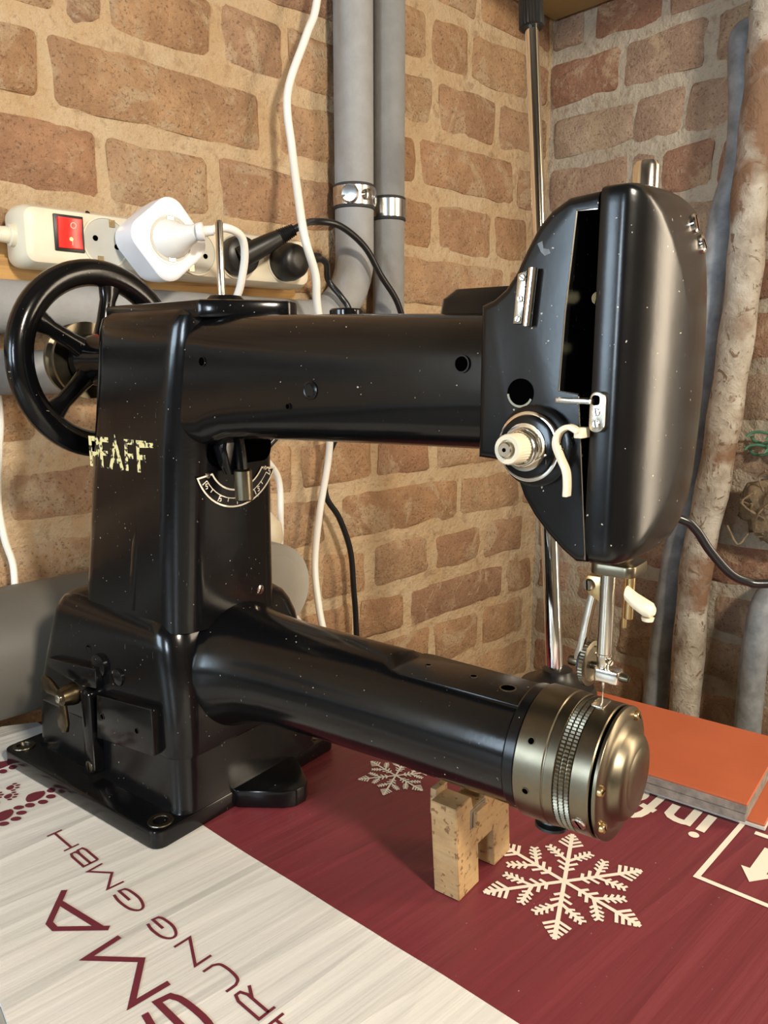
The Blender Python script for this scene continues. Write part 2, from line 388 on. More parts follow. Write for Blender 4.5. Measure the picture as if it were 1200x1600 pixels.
def brick_mesh(wd, ht, rng, seed):
    nu = max(4, min(10, int(wd / .02))); nv = 4; bm = bmesh.new(); G = []
    sh = [(rng.uniform(-.003, .003), rng.uniform(-.003, .003)) for _ in range(4)]
    for j in range(nv + 1):
        row = []
        for i in range(nu + 1):
            u, v = i / nu, j / nv
            if 0 < i < nu: u = .006 / wd + (1 - .012 / wd) * (i - 1) / (nu - 2)
            if 0 < j < nv: v = .006 / ht + (1 - .012 / ht) * (j - 1) / (nv - 2)
            dx = sum(s[0] * wgt for s, wgt in zip(sh, ((1 - u) * (1 - v), u * (1 - v), (1 - u) * v, u * v)))
            dz = sum(s[1] * wgt for s, wgt in zip(sh, ((1 - u) * (1 - v), u * (1 - v), (1 - u) * v, u * v)))
            x, z = (u - .5) * wd + dx, (v - .5) * ht + dz
            p = Vector((x + seed * 3.7, seed, z)); k = .0045
            if i in (0, nu): x += noise.noise(p * 40) * k
            if j in (0, nv): z += noise.noise(p * 40 + Vector((9, 0, 0))) * k
            e = (i in (0, nu)) + (j in (0, nv))
            if e == 2: x *= 1 - .0025 / wd; z *= 1 - .002 / ht
            y = -.0020 - noise.noise(p * 30) * .0018 + (.0028 if e else 0) + (.001 if e == 2 else 0)
            row.append(bm.verts.new((x, y, z)))
        G.append(row)
    for j in range(nv):
        for i in range(nu): bm.faces.new((G[j][i], G[j][i + 1], G[j + 1][i + 1], G[j + 1][i]))
    ed = [e for e in bm.edges if e.is_boundary]
    ex = bmesh.ops.extrude_edge_only(bm, edges=ed)
    for v in [g for g in ex['geom'] if isinstance(g, bmesh.types.BMVert)]: v.co.y = .010
    return bm
def bricks(wall, known, lo, hi, rotz, place, m, zmin):
    rng = random.Random(11 if m == 'brick_l' else 23); k = 0
    for ci, (z0, z1) in enumerate(COURSES):
        if z1 < zmin: continue
        for a, b in layout(known.get(z0, []), lo, hi, (.0, .06)[ci % 2], rng):
            bm = brick_mesh(b - a, z1 - z0, rng, k * 1.37); k += 1
            o = fin('brick', bm, m, wall, auto=60); o.location = place((a + b) / 2, (z0 + z1) / 2); o.rotation_euler = (0, 0, rotz)
bricks(wl, KL, -.25, 1.032, 0, lambda c, z: (c, WY, z), 'brick_l', -.22)
bricks(wr, KR, -.20, .735, -PI / 2, lambda c, z: (WX, c, z), 'brick_r', -.38)
# painted shelf over the corner
sb = empty('wall_shelf', (.9, .2, .79)); tag(sb, 'khaki painted shelf board in the corner above the machine', 'shelf')
fin('board', box_bm(-.085, .130, -.75, .533, -.002, .020, .002), 'khaki_paint', sb)
for yy in (-.5, .3):
    fin('bracket', prism([(.133, -.002), (.133, -.10), (.118, -.10), (-.06, -.014), (-.06, -.002)], 'y', yy, yy + .012), 'steel_dark', sb) if yy < 0 else None

# ------------------------------------------------------------------ table and printed cardboard
tb = empty('work_table', (.06, .2, FZ)); tag(tb, 'grey topped work table the machine stands on', 'table')
fin('table_top', box_bm(-.60, .50, -.55, .458, .732, .757, .003), 'table_grey', tb)
for sx in (-.55, .45):
    for sy in (-.50, .41): fin('leg', box_bm(sx - .02, sx + .02, sy - .02, sy + .02, .001, .731, .003), 'table_leg', tb)
cb = empty('cardboard_sheet', (0, 0, 0)); tag(cb, 'flattened cardboard box printed white and maroon under the machine', 'cardboard')
cpoly = [(.0885, .362), (.0860, .338), (.0900, .05), (.100, -.25), (.553, -.25), (.553, .600), (.50, .62), (.365, .625), (.245, .640), (.187, .668), (.05, .668), (.052, .46)]
bm = prism(cpoly, 'z', -.0028, 0)
bmesh.ops.subdivide_edges(bm, edges=bm.edges[:], cuts=1)
fin('sheet', bm, 'printed_card', cb, auto=30)
ZP = .00035
def fz(x, y): return (x, y, ZP + LIFT[0])
# small lettering: reads towards +Y, top of the letters towards -X, slightly turned
ca, sa = math.cos(R(4.55)), math.sin(R(4.55))
def ft(x0, y0): return lambda u, v: (x0 - u * sa - v * ca, y0 + u * ca - v * sa, ZP + LIFT[0])
def word(chars, mname):
    for ch, y0, y1, xb, ht, st in chars:
        bm = bmesh.new(); letter(bm, ch, 0, 0, y1 - y0, ht, st, ft(xb, y0)); flat('letter', bm, mname, cb)
word([('H', .2430, .2632, .1847, .0096, .0016), ('R', .2690, .2885, .1824, .0096, .0016), ('U', .2935, .3125, .1800, .0096, .0016), ('N', .3187, .3378, .1777, .0096, .0016), ('G', .3440, .3643, .1745, .0092, .0016),
      ('G', .3762, .3998, .1718, .0092, .0016), ('M', .4055, .4307, .1711, .0098, .0016), ('B', .4362, .4545, .1688, .0092, .0016), ('H', .4600, .4830, .1667, .0098, .0016)], 'print_maroon')
word([('G', .2660, .3110, .1560, .0190, .0034), ('M', .3170, .3640, .1530, .0195, .0034), ('A', .3740, .4221, .1480, .0200, .0036)], 'print_maroon')
# bold info text, box and arrow on the maroon part
def bold(pls, wd=.0058):
    for pl in pls:
        bm = bmesh.new(); stroke(bm, pl, wd, fz); flat('letter', bm, 'print_cream', cb)
bold([[(.468, .1955), (.491, .1972)]])
bm = bmesh.new(); fill(bm, arc(.4612, .1963, .0034, 0, 360, 14)[:-1], fz); flat('letter', bm, 'print_cream', cb)
bm = bmesh.new()
for pl in ([(.468, .2051), (.491, .2069)], [(.4712, .2051), (.4695, .2085), (.4692, .2125), (.4702, .2165), (.4725, .2190), (.4860, .2203)]): stroke(bm, pl, .0058, fz)
flat('letter', bm, 'print_cream', cb)
bm = bmesh.new()
for pl in ([(.4880, .2322), (.4620, .2312), (.4560, .2322), (.4520, .2352), (.4500, .2385)], [(.4680, .2268), (.4690, .2378)]): stroke(bm, pl, .0055, fz)
flat('letter', bm, 'print_cream', cb)
bm = bmesh.new(); stroke(bm, arc(.4795, .2500, .0095, 0, 360, 22, .0085)[:-1], .0055, fz, closed=True); flat('letter', bm, 'print_cream', cb)
bm = bmesh.new(); stroke(bm, [(.535, .1818), (.4217, .1757), (.4300, .1000), (.540, .106)], .0034, fz)
flat('arrow_box', bm, 'print_cream', cb)
bm = bmesh.new(); fill(bm, [(.4394, .1522), (.4519, .1622), (.4528, .1572), (.4805, .1592), (.4812, .1500), (.4540, .1480), (.4545, .1432)], fz); flat('arrow_mark', bm, 'print_cream', cb)
bm = bmesh.new(); stroke(bm, [(.4925, .1700), (.4985, .125)], .0042, fz); flat('arrow_bar', bm, 'print_cream', cb)
def flake(cx, cy, rad, a0, name):
    bm = bmesh.new()
    def T(p, ang): return (cx + p[0] * math.cos(ang) - p[1] * math.sin(ang), cy + p[0] * math.sin(ang) + p[1] * math.cos(ang))
    for k in range(6):
        an = R(a0 + 60 * k); w0 = .040 * rad
        bmS = lambda pl, wd: stroke(bm, [T((x * rad, y * rad), an) for x, y in pl], wd, fz)
        bmS([(0, 0), (.55, 0), (1, 0)], w0 * 1.25)
        for t, ln in ((.22, .09), (.31, .12), (.70, .15), (.78, .12), (.86, .08), (.93, .05)):
            for s in (-1, 1): bmS([(t, 0), (t + ln * .62, s * ln)], w0)
        for s in (-1, 1):                                     # the two big side branches with their own barbs
            c, q = .40, .35; dx, dy = math.cos(R(47)), s * math.sin(R(47))
            bmS([(c, 0), (c + dx * q, dy * q)], w0 * 1.1)
            for t, ln in ((.12, .08), (.19, .09), (.26, .08), (.33, .06)):
                px, py = c + dx * t, dy * t
                for e in (-1, 1):
                    g = math.atan2(dy, dx) + e * R(55); bmS([(px, py), (px + ln * math.cos(g), py + ln * math.sin(g))], w0 * .85)
    return flat(name, bm, 'print_cream', cb)
flake(.3604, .2272, .0500, 28, 'snowflake_print'); flake(.3722, .3822, .0285, 28, 'snowflake_print')
def paw(cx, cy, s, ang):
    def T(x, y): return (cx + s * (x * math.cos(ang) - y * math.sin(ang)), cy + s * (x * math.sin(ang) + y * math.cos(ang)), ZP)
    bm = bmesh.new(); fill(bm, [(1.0 * math.cos(t) * (1.05 if math.sin(t) > 0 else 1), .78 * math.sin(t) + (.22 * abs(math.cos(t)) if math.sin(t) < 0 else 0)) for t in [2 * PI * k / 24 for k in range(24)]], T)
    for x, y in ((-1.35, .75), (-.5, 1.45), (.5, 1.45), (1.35, .75)): fill(bm, [(x + .36 * math.cos(2 * PI * k / 14), y + .5 * math.sin(2 * PI * k / 14)) for k in range(14)], T)
    flat('paw_print', bm, 'print_maroon', cb)
for cx, cy, s, an in ((.1668, .5370, .0075, 3.6), (.1428, .5270, .0072, 3.9), (.1580, .5610, .0034, 4.3), (.1530, .5500, .0034, 4.1), (.1455, .5570, .0034, 4.0), (.1400, .5480, .0034, 4.0), (.1640, .6000, .0075, 3.3), (.1230, .5400, .0072, 3.8), (.146, .5720, .0034, 4.2)):
    paw(cx, cy, s, an)

# ------------------------------------------------------------------ the sewing machine (local x = along the arm, y = away from the viewer)
SM = empty('sewing_machine', (.1982, .4172, 0), R(-80.3))
tag(SM, 'black enamelled cylinder arm sewing machine with gold lettering', 'sewing machine')
def part(name, bm, m='enamel', parent=None, auto=35): return fin(name, bm, m, parent or SM, auto)
def dark_hole(p, d, r, parent, rim=None):
    h = part('screw_hole', lathe(p, d, [(-.0008, r), (.0003, r), (.0003, r * .82), (-.0006, r * .8)], 18), rim or 'enamel', parent)
    return part('hole', lathe(p, d, [(-.0008, r * .82), (.00012, r * .82)], 18), 'black_void', h)
def screw(p, d, r, m='steel', parent=None, h=.0015, slot=0., name='screw'):
    s = part(name, lathe(p, d, [(-.001, r), (h * .6, r), (h, r * .82)], 20), m, parent)
    dd, u, v = frame_of(d); a = u * math.cos(slot) + v * math.sin(slot); b = dd.cross(a); P = Vector(p)
    bm = bmesh.new(); q = [P + dd * (h + .00008) + a * sx * r * .8 + b * sy * r * .13 for sx, sy in ((-1, -1), (1, -1), (1, 1), (-1, 1))]
    bm.faces.new([bm.verts.new(x) for x in q]); flat('slot', bm, 'black_void', s)
    return s
# base plate with bolt bosses
bp = part('base_plate', prism(rrect(-.188, 0, 0, .172, .008, 4), 'z', .0002, .0125, .0014), 'enamel_base')
for x, y in ((-.011, .012), (-.178, .012), (-.178, .160), (-.011, .160)):
    b = part('bolt_boss', lathe((x, y, .0118), (0, 0, 1), [(0, .0085), (.0013, .0080), (.0013, .0052), (.0004, .0050)], 24), 'steel_dark', bp)
    part('bolt_hole', lathe((x, y, .0118), (0, 0, 1), [(0, .005), (.0006, .005)], 18), 'black_void', b)
# base body: lower skirt, upper block, shoulder
def zloft(secs, n=7): return loft([[(x, y, z) for x, y in rrect(a0, a1, b0, b1, r, n)] for z, a0, a1, b0, b1, r in secs])
part('base_skirt', zloft([(.011, -.180, -.0005, .0205, .156, .012), (.016, -.178, -.0015, .022, .154, .013), (.050, -.176, -.0020, .0225, .153, .014), (.0515, -.175, -.004, .024, .151, .014)]), 'enamel_base')
part('base_block', zloft([(.0500, -.175, -.002, .0235, .151, .014), (.0508, -.1765, -.0003, .0217, .1535, .015), (.0530, -.1768, .0003, .0212, .1540, .016), (.090, -.164, -.002, .0218, .151, .018), (.120, -.1515, -.006, .0228, .146, .018),
                          (.130, -.1475, -.009, .024, .143, .018), (.1365, -.142, -.012, .027, .139, .017), (.1400, -.134, -.016, .032, .134, .015)]), 'enamel_base')
# side lug of the base
part('lug', prism([(-.004, .064), (.004, .0655), (.029, .083), (.0345, .090), (.0350, .099), (.031, .105), (.006, .122), (-.004, .124)], 'z', .001, .0135, .0012), 'enamel_base')
# adjuster: slotted lever, wing nut, clamp plate and bracket on the front of the base
pl = part('clamp_plate', prism([(-.079, .0795), (-.0185, .0855), (-.0185, .0530), (-.082, .0465)], 'y', .0150, .0235, .001), 'enamel_base')
for x, z in ((-.0735, .0650), (-.0350, .0660)): dark_hole((x, .0150, z), (0, -1, 0), .0022, pl)
part('lever', prism(rrect(-.0975, -.0865, .016, .0800, .0054), 'y', .0140, .0225, .0012), 'enamel_base')
screw((-.0920, .0140, .0225), (0, -1, 0), .0042, 'steel_dark', None, .0008, .9)
part('bracket', prism([(-.142, .0905), (-.080, .0975), (-.080, .0830), (-.0975, .0800), (-.142, .0845)], 'y', .0160, .0235, .001), 'enamel_base')
part('pivot_boss', lathe((-.082, .0235, .098), (0, -1, 0), [(0, .0085), (.004, .0078), (.005, .004)], 20), 'enamel_base')
part('pivot_boss', lathe((-.062, .0235, .094), (0, -1, 0), [(0, .0065), (.003, .0058), (.004, .003)], 20), 'enamel_base')
wn = part('wing_nut', lathe((-.1060, .0135, .0735), (0, -1, 0), [(-.002, .0080), (.001, .0080), (.009, .0058), (.0095, .003)], 24), 'bronze_dark')
for an in (168, 262):
    c, s_ = math.cos(R(an)), math.sin(R(an)); P = [(.004, -.0022), (.010, -.0040), (.019, -.0062), (.0255, -.0052), (.028, 0), (.0255, .0052), (.019, .0062), (.010, .0040), (.004, .0022)]
    part('wing', prism([(-.1060 + x * c - y * s_, .0735 + x * s_ + y * c) for x, y in P], 'y', .0055, .0082, .0007), 'bronze_dark', wn)
part('stud', lathe((-.1060, .016, .0735), (0, -1, 0), [(0, .003), (.014, .003), (.0145, .002)], 14), 'steel', wn)
dark_hole((-.0960, .0225, .1060), (0, -1, 0), .0034, SM)
# pillar
PIL = [(.132, -.1185, -.0040, .0290, .1220, .018), (.1395, -.1175, -.0040, .0292, .1215, .019), (.200, -.1075, .0000, .0296, .1190, .021), (.250, -.0990, .0038, .0298, .1175, .022), (.285, -.0915, .0100, .0298, .1165, .022), (.310, -.0865, .0140, .0300, .1160, .021), (.322, -.0845, .0148, .0308, .1155, .019), (.3285, -.0815, .0135, .0335, .1130, .014), (.3320, -.0770, .0100, .0375, .1090, .012)]
part('pillar', zloft(PIL))
part('pillar_rib', loft([[(a - .0012, .0305, z), (a, .0305 - d, z), (a + .006 * s_, .0300 - d * .9, z), (a + .009, .0305, z)] for a, z, d, s_ in ((-.0440, .212, .0002, .2), (-.0500, .180, .0012, .8), (-.0560, .141, .0016, 1))]))
screw((-.0042, .0985, .1473), (1, 0, -.06), .0034, 'steel_bright', None, .001, .3, 'rivet')
# worn gold maker's name on the pillar
def fp(u, v): return (u, .0296 - LIFT[0], v)
for ch, x0 in zip('PFAFF', (-.0880, -.0760, -.0665, -.0490, -.0365)):
    bm = bmesh.new()
    letter(bm, 'V' if ch == 'A' else ch, x0, .2338, .0125 if ch == 'A' else .0085, .0185, .0032, fp)
    flat('name_letter', bm, 'gold_worn', SM)
for x0, zz in ((-.0370, .2508), (-.0300, .2512)):
    bm = bmesh.new(); stroke(bm, [(x0, zz), (x0 + .009, zz + .0004)], .0030, fp); flat('name_letter', bm, 'gold_worn', SM)
# arm: rounded box section, tapering to the head
def xloft(secs, n=7): return loft([[(a, y, z) for y, z in rrect(b0, b1, z0, z1, r, n)] for a, b0, b1, z0, z1, r in secs])
part('arm', xloft([(-.030, .0350, .1135, .2520, .3270, .016), (.012, .0350, .1135, .2520, .3280, .017), (.020, .0348, .1135, .2545, .3282, .018), (.030, .0346, .1135, .2565, .3280, .019), (.050, .0342, .1135, .2578, .3277, .020),
                   (.100, .0338, .1135, .2590, .3262, .021), (.150, .0338, .1132, .2602, .3246, .022), (.2085, .0340, .1125, .2612, .3228, .022)]))
part('arm_joint', xloft([(.2085, .0330, .1135, .2602, .3238, .022), (.2097, .0318, .1147, .2590, .3250, .023), (.2125, .0318, .1147, .2590, .3250, .023)]))
for x, z, r in ((.0215, .3018, .0030), (.0895, .2785, .0017), (.1952, .3004, .0040)): dark_hole((x, .0333 if x > .05 else .0344, z), (0, -1, 0), r, SM)
part('plug_screw', lathe((.1052, .0350, .2871), (0, -1, 0), [(0, .0048), (.0018, .0048), (.0022, .0040), (.0020, .0034), (.0026, .0028)], 24), 'enamel_head')
# top covers
part('top_cover', prism([(-.078, .040), (.016, .038), (.026, .044), (.046, .070), (.050, .078), (.048, .086), (.030, .104), (.016, .112), (-.070, .112), (-.080, .100)], 'z', .3265, .3370, .0022))
part('top_boss', lathe((.010, .0640, .336), (0, 0, 1), [(0, .013), (.002, .012), (.0045, .0095), (.005, .0060)], 28))
part('oil_cap', lathe((.092, .0790, .3255), (0, 0, 1), [(0, .0095), (.004, .0095), (.005, .0085)], 24))
part('arm_cover', zloft([(.320, .164, .215, .058, .105, .006), (.3310, .165, .215, .060, .103, .006), (.3355, .170, .215, .064, .098, .005)], 4))
spn = part('spool_pin', lathe((-.0100, .0790, .335), (0, 0, 1), [(0, .0024), (.0515, .0024), (.053, .0015)], 16), 'steel_bright')
# hand wheel
HW = Vector((-.1465, .080, .3033))
rim = []; n = 72
for k in range(n):
    t = 2 * PI * k / n; cy, sy = math.cos(t), math.sin(t)
    rim.append([(HW.x + px, HW.y + (.0625 + pr) * cy, HW.z + (.0625 + pr) * sy) for px, pr in [(.0090 * math.cos(q) , .0097 * math.sin(q)) for q in [2 * PI * j / 14 for j in range(14)]]])
bm = bmesh.new(); V = [[bm.verts.new(p) for p in r] for r in rim]
for k in range(n):
    for j in range(14): bm.faces.new((V[k][j], V[k][(j + 1) % 14], V[(k + 1) % n][(j + 1) % 14], V[(k + 1) % n][j]))
hw = part('hand_wheel', bm, 'enamel', auto=60)
for k in range(5):
    t = R(78 + 72 * k); d = Vector((0, math.cos(t), math.sin(t))); s_ = Vector((0, -math.sin(t), math.cos(t))); X = Vector((1, 0, 0)); rings = []
    for rr, wd, th in ((.012, .0085, .007), (.028, .0064, .0058), (.044, .0060, .0050), (.053, .0085, .0052), (.058, .0125, .005)):
        rings.append([HW + d * rr + s_ * wd * math.cos(q) + X * th * math.sin(q) for q in [2 * PI * j / 14 for j in range(14)]])
    part('spoke', loft(rings), 'enamel', hw, 60)
part('hub', lathe(HW - Vector((.014, 0, 0)), (1, 0, 0), [(0, .016), (.003, .0195), (.020, .0195), (.026, .017), (.045, .0165), (.072, .016)], 36), 'enamel', hw)
part('pulley', lathe(HW - Vector((.033, 0, 0)), (1, 0, 0), [(0, .026), (.002, .0275), (.005, .0275), (.008, .022), (.012, .022), (.015, .0285), (.018, .0285), (.0185, .012)], 48), 'steel_dark', hw)
part('shaft', lathe(HW - Vector((.036, 0, 0)), (1, 0, 0), [(0, .008), (.03, .008)], 20), 'steel', hw)
# stitch length scale and lever on the inner side of the pillar
def fa(z): return .0018 + (z - .22) * .07
def fs(u, v): return (fa(v) + .00035 + LIFT[0], u, v)
cb0, cz0 = .0755, .2454
outl = arc(cb0, cz0, .0355, 203, 337, 22) + arc(cb0, cz0, .0245, 330, 210, 16)
bm = bmesh.new(); fill(bm, outl, lambda u, v: (fa(v) + .0002, u, v)); sc_ = flat('scale_plate', bm, 'enamel_head', SM)
bm = bmesh.new(); stroke(bm, outl, .0011, fs, closed=True)
stroke(bm, arc(cb0, cz0, .0300, 212, 328, 18), .0006, fs)
for k in range(9):
    a = R(212 + 116 * k / 8); l = .0042 if k % 2 == 0 else .0025
    stroke(bm, [(cb0 + .0300 * math.cos(a), cz0 + .0300 * math.sin(a)), (cb0 + (.0300 + l) * math.cos(a), cz0 + (.0300 + l) * math.sin(a))], .0007, fs)
for a in (212, 238, 300, 326):                            # the small figures
    c = (cb0 + .0323 * math.cos(R(a + 5)), cz0 + .0323 * math.sin(R(a + 5)))
    stroke(bm, [(c[0] + .0010, c[1] + .0016), (c[0] - .0005, c[1] + .0016), (c[0] - .0005, c[1] + .0003), (c[0] + .0008, c[1] + .0001), (c[0] + .0008, c[1] - .0013), (c[0] - .0006, c[1] - .0015)], .0006, fs)
flat('scale_marks', bm, 'white_print', sc_)
for a in (208, 332): screw((fa(.23) + .0002, cb0 + .0275 * math.cos(R(a)), cz0 + .0275 * math.sin(R(a))), (1, 0, 0), .0016, 'steel', sc_, .0008)
lv = part('stitch_lever', loft([[(.010 + x, y, z) for x, y in rrect(-.005 * k, .005 * k, c - .0075 * k, c + .0075 * k, .003)] for z, c, k in ((.262, .063, .9), (.250, .061, 1.05), (.240, .063, .95), (.233, .0645, .7))]), 'enamel')
part('lever_arm', tube([(.012, .0670, .262), (.016, .0662, .248), (.0185, .0655, .235)], .0034, 10), 'enamel', lv)
part('lever_knob', lathe((.0185, .0655, .2365), (.02, .02, -1), [(0, .0046), (.001, .0056), (.0190, .0056), (.0200, .0046)], 28), 'steel_dark', lv)
part('lever_opening', loft([[(fa(.245) - .0005, y, z) for y, z in rrect(.050, .106, .2375, .258, .009)], [(fa(.245) + .0014, y, z) for y, z in rrect(.052, .104, .2395, .257, .008)]]), 'black_void')
# lower cylinder arm
BC, ZC = .080, .1065
def circ(a, r, zc=ZC, flat_top=None, n=48, sq=1, bc=BC):
    out = []
    for k in range(n):
        t = 2 * PI * k / n; y, z = r * math.cos(t), r * math.sin(t)
        if flat_top is not None and z > flat_top: z = flat_top
        out.append((a, bc + y * sq, zc + z))
    return out
part('cylinder_arm', loft([circ(-.035, .046, .098), circ(-.008, .0445, .0985), circ(.002, .0415, .100), (circ(.012, .0385, .1015)), circ(.025, .0360, .1025), circ(.045, .0342, .1035), circ(.080, .0330, .1045), circ(.126, .0323, .1055),
      circ(.130, .0322, .1056, .0300), circ(.136, .0320, .1058, .0272), circ(.213, .0316, ZC, .0268)]), 'enamel_base')
fpz = part('flat_top', prism([(.1345, .0640), (.1405, .0625), (.2125, .0640), (.2125, .0965), (.1405, .0975), (.1345, .0960)], 'z', .1322, .1339, .0006), 'enamel_head')
for x, y, r in ((.1475, .0815, .0018), (.1760, .0830, .0022), (.1985, .0800, .0046)): dark_hole((x, y, .1339), (0, 0, 1), r, fpz, 'steel_dark')
part('arm_band', lathe((.2125, BC, ZC), (1, 0, 0), [(0, .0318), (.001, .0326), (.006, .0326), (.0065, .0322)], 64), 'enamel_head')
ES = part('end_sleeve', lathe((.2190, BC, ZC), (1, 0, 0), [(0, .0322), (.0004, .0334), (.0008, .0337), (.0148, .0337), (.0153, .0331), (.0158, .0331), (.0162, .0336), (.0205, .0330), (.0210, .0322)], 96), 'steel_dark')
for tz in (25, -27): # two oil holes facing the room
    t = R(180 - (-10 if tz > 0 else 32)); d = Vector((0, math.cos(t), math.sin(t))); dark_hole(Vector((.2265, BC, ZC)) + d * .0337, d, .0019, ES, 'steel_dark')
kr = part('knurled_ring', lathe((.2398, BC, ZC), (1, 0, 0), [(0, .0318), (.0004, .0330), (.0024, .0330), (.0026, .0318), (.0030, .0318), (.0032, .0330), (.0052, .0330), (.0054, .0318), (.0058, .0318), (.0060, .0330), (.0078, .0330), (.0082, .0318)], 220, ({1, 2, 5, 6, 9, 10}, .022)), 'steel_knurl', None, 50)
hr = part('hook_ring', lathe((.2480, BC, ZC), (1, 0, 0), [(0, .0320), (.0003, .0327), (.0085, .0327), (.0091, .0322)], 96), 'steel_dark')
t = R(180 + 28); d = Vector((0, math.cos(t), math.sin(t))); screw(Vector((.2520, BC, ZC)) + d * .0322, d, .0036, 'steel', hr, .0014, 1.1)
part('throat_slot', box_bm(-.0040, .0040, -.0075, .0075, 0, .0009, .0003).copy() if False else prism(rrect(.2455, .2520, .0745, .0855, .001, 3), 'z', .1385, .1397, .0003), 'steel', hr)
part('gap_ring', lathe((.2568, BC, ZC), (1, 0, 0), [(0, .0312), (.003, .0312)], 64), 'black_void')
ec = part('end_cap', lathe((.2585, BC, ZC), (1, 0, 0), [(0, .0318), (.0003, .0325), (.0016, .0326), (.0021, .0322), (.0026, .0265), (.0034, .0238), (.0052, .0222), (.0080, .0207), (.0096, .0185), (.0102, .0155), (.0103, .0148), (.0106, .0144), (.0106, .0060), (.0106, .0001)], 96), 'steel_dark', None, 50)
for an in (58, 172, 215, 300):
    d = Vector((0, math.cos(R(an)), math.sin(R(an)))); screw(Vector((.2606, BC, ZC)) + d * .0288, (1, 0, 0), .0027, 'brass', ec, .0022, an)
part('thumb_screw', lathe((.2262, BC, ZC - .0325), (0, 0, -1), [(-.003, .0040), (.0024, .0040), (.0026, .0075), (.0038, .0080), (.0045, .0062), (.0060, .0055), (.0064, .0085), (.0078, .0088), (.0086, .0040)], 32), 'plastic_black')
# head body with the take-up slot
HP = [(.2100, .3240), (.2160, .3262), (.2210, .3300), (.2254, .3360), (.2295, .3440), (.2345, .3525), (.2400, .3580), (.2470, .3618), (.2590, .3628)]
HB = [(.2605, .2225), (.2560, .2222), (.2500, .2262), (.2433, .2322), (.2370, .2390), (.2320, .2462), (.2300, .2508), (.2285, .2552), (.2255, .2588), (.2200, .2606), (.2100, .2612)]
front = HP + [(.2590, .3566), (.2505, .3566), (.2475, .3200), (.2462, .2898), (.2545, .2886)] + HB
solid = HP + [(.2598, .2886)] + HB
def head_mesh():
    bm = loft([[(x, .0290, z) for x, z in front], [(x, .0222 + .0008, z) for x, z in front], [(x, .0222, z + 0) for x, z in front]][:2])
    return bm
bm = prism(front, 'y', .0222, .0480); hb_edges = [e for e in bm.edges if all(abs(v.co.y - .0222) < 1e-5 for v in e.verts) and not any(v.co.x > .2455 and .28 < v.co.z < .359 for v in e.verts)]
bevel(bm, .0035, 4, edges=hb_edges); HD = part('head', bm, 'enamel_head', None, 32)
bm = prism(solid, 'y', .0470, .1250, .004, 3); part('head_back', bm, 'enamel_head', HD, 32)
part('slot_dark', prism([(.2455, .2880), (.2560, .2880), (.2560, .3575), (.2480, .3575)], 'y', .0462, .0468), 'black_void', HD)
part('slot_edge', tube([(.2588, .0226, .3563), (.2507, .0226, .3563), (.2477, .0226, .3200), (.2464, .0226, .2900), (.2545, .0226, .2888)], .00035, 6, 1, False), 'steel', HD)
part('slot_edge', tube([(.2546, .0226, .2880), (.2604, .0226, .2240)], .00035, 6, 1, False), 'steel', HD)
screw((.2530, .0465, .3260), (0, -1, 0), .0030, 'brass', HD, .006, .5); screw((.2545, .0465, .3060), (0, -1, 0), .0026, 'brass', HD, .004, .5)
# side cover of the head (domed)
out0 = [(.0222, .3600), (.0222, .3450), (.0222, .3200), (.0222, .2950), (.0222, .2700), (.0222, .2450), (.0226, .2290), (.0250, .2235), (.0320, .2218), (.0600, .2210), (.0850, .2225), (.1010, .2300), (.1130, .2440), (.1185, .2640), (.1220, .2850), (.1222, .3050), (.1195, .3250), (.1140, .3430), (.1040, .3580), (.0930, .3655), (.0750, .3678), (.0550, .3674), (.0380, .3660), (.0250, .3642)]
def subd(P, k=3):
    L = []; n = len(P)
    for i in range(n):
        a, b, c, d = (Vector(P[(i + j) % n]) for j in (-1, 0, 1, 2))
        for q in range(k):
            t = q / k; L.append(.5 * ((2 * b) + (c - a) * t + (2 * a - 5 * b + 4 * c - d) * t * t + (3 * b - a - 3 * c + d) * t ** 3))
    return L
O = subd(out0, 4); cy, cz = .070, .294
def inset(k, dz=1.0): return [(max(p.x, .0222) + (cy - max(p.x, .0222)) * k, p.y + (cz - p.y) * (max(k, 0) ** 1.5) * dz * (1 if p.y > cz else .8)) for p in O]
stn = [(.2606, .015), (.2598, .006), (.2604, 0), (.2640, -.004), (.2672, -.002), (.2690, .006), (.2706, .025), (.2728, .075), (.2752, .160), (.2776, .290), (.2797, .45), (.2813, .62), (.2822, .80), (.2825, .95)]
cv = part('face_cover', loft([[(a + (0 if i < 2 else -.0000), y, z) for y, z in inset(k, .80)] for i, (a, k) in enumerate(stn)]), 'enamel_head', None, 60)
from mathutils.bvhtree import BVHTree
bv_ = BVHTree.FromPolygons([v.co.copy() for v in cv.data.vertices], [tuple(p.vertices) for p in cv.data.polygons])
for q, (y, z) in enumerate(((.0750, .3560), (.0830, .3490))):
    hp, hn, _i, _d = bv_.ray_cast(Vector((.31, y, z)), Vector((-1, 0, 0)))
    hn = hn if hn.x > 0 else -hn
    screw(hp, hn, .0040, 'chrome', cv, .0014, .8 + q)
screw((.2725, .066, .2268), (.7, .3, -.6), .0030, 'chrome', cv, .0012, .3)
part('pressure_nut', lathe((.2560, .0790, .3600), (0, 0, 1), [(0, .0098), (.0094, .0098), (.0104, .0094)], 60, ({0, 1}, .05)), 'steel_bright', HD)
part('pressure_screw', lathe((.2560, .0790, .3650), (0, 0, 1), [(0, .0056), (.0165, .0056), (.0185, .0045), (.0188, .0030)], 28), 'steel_bright', HD)
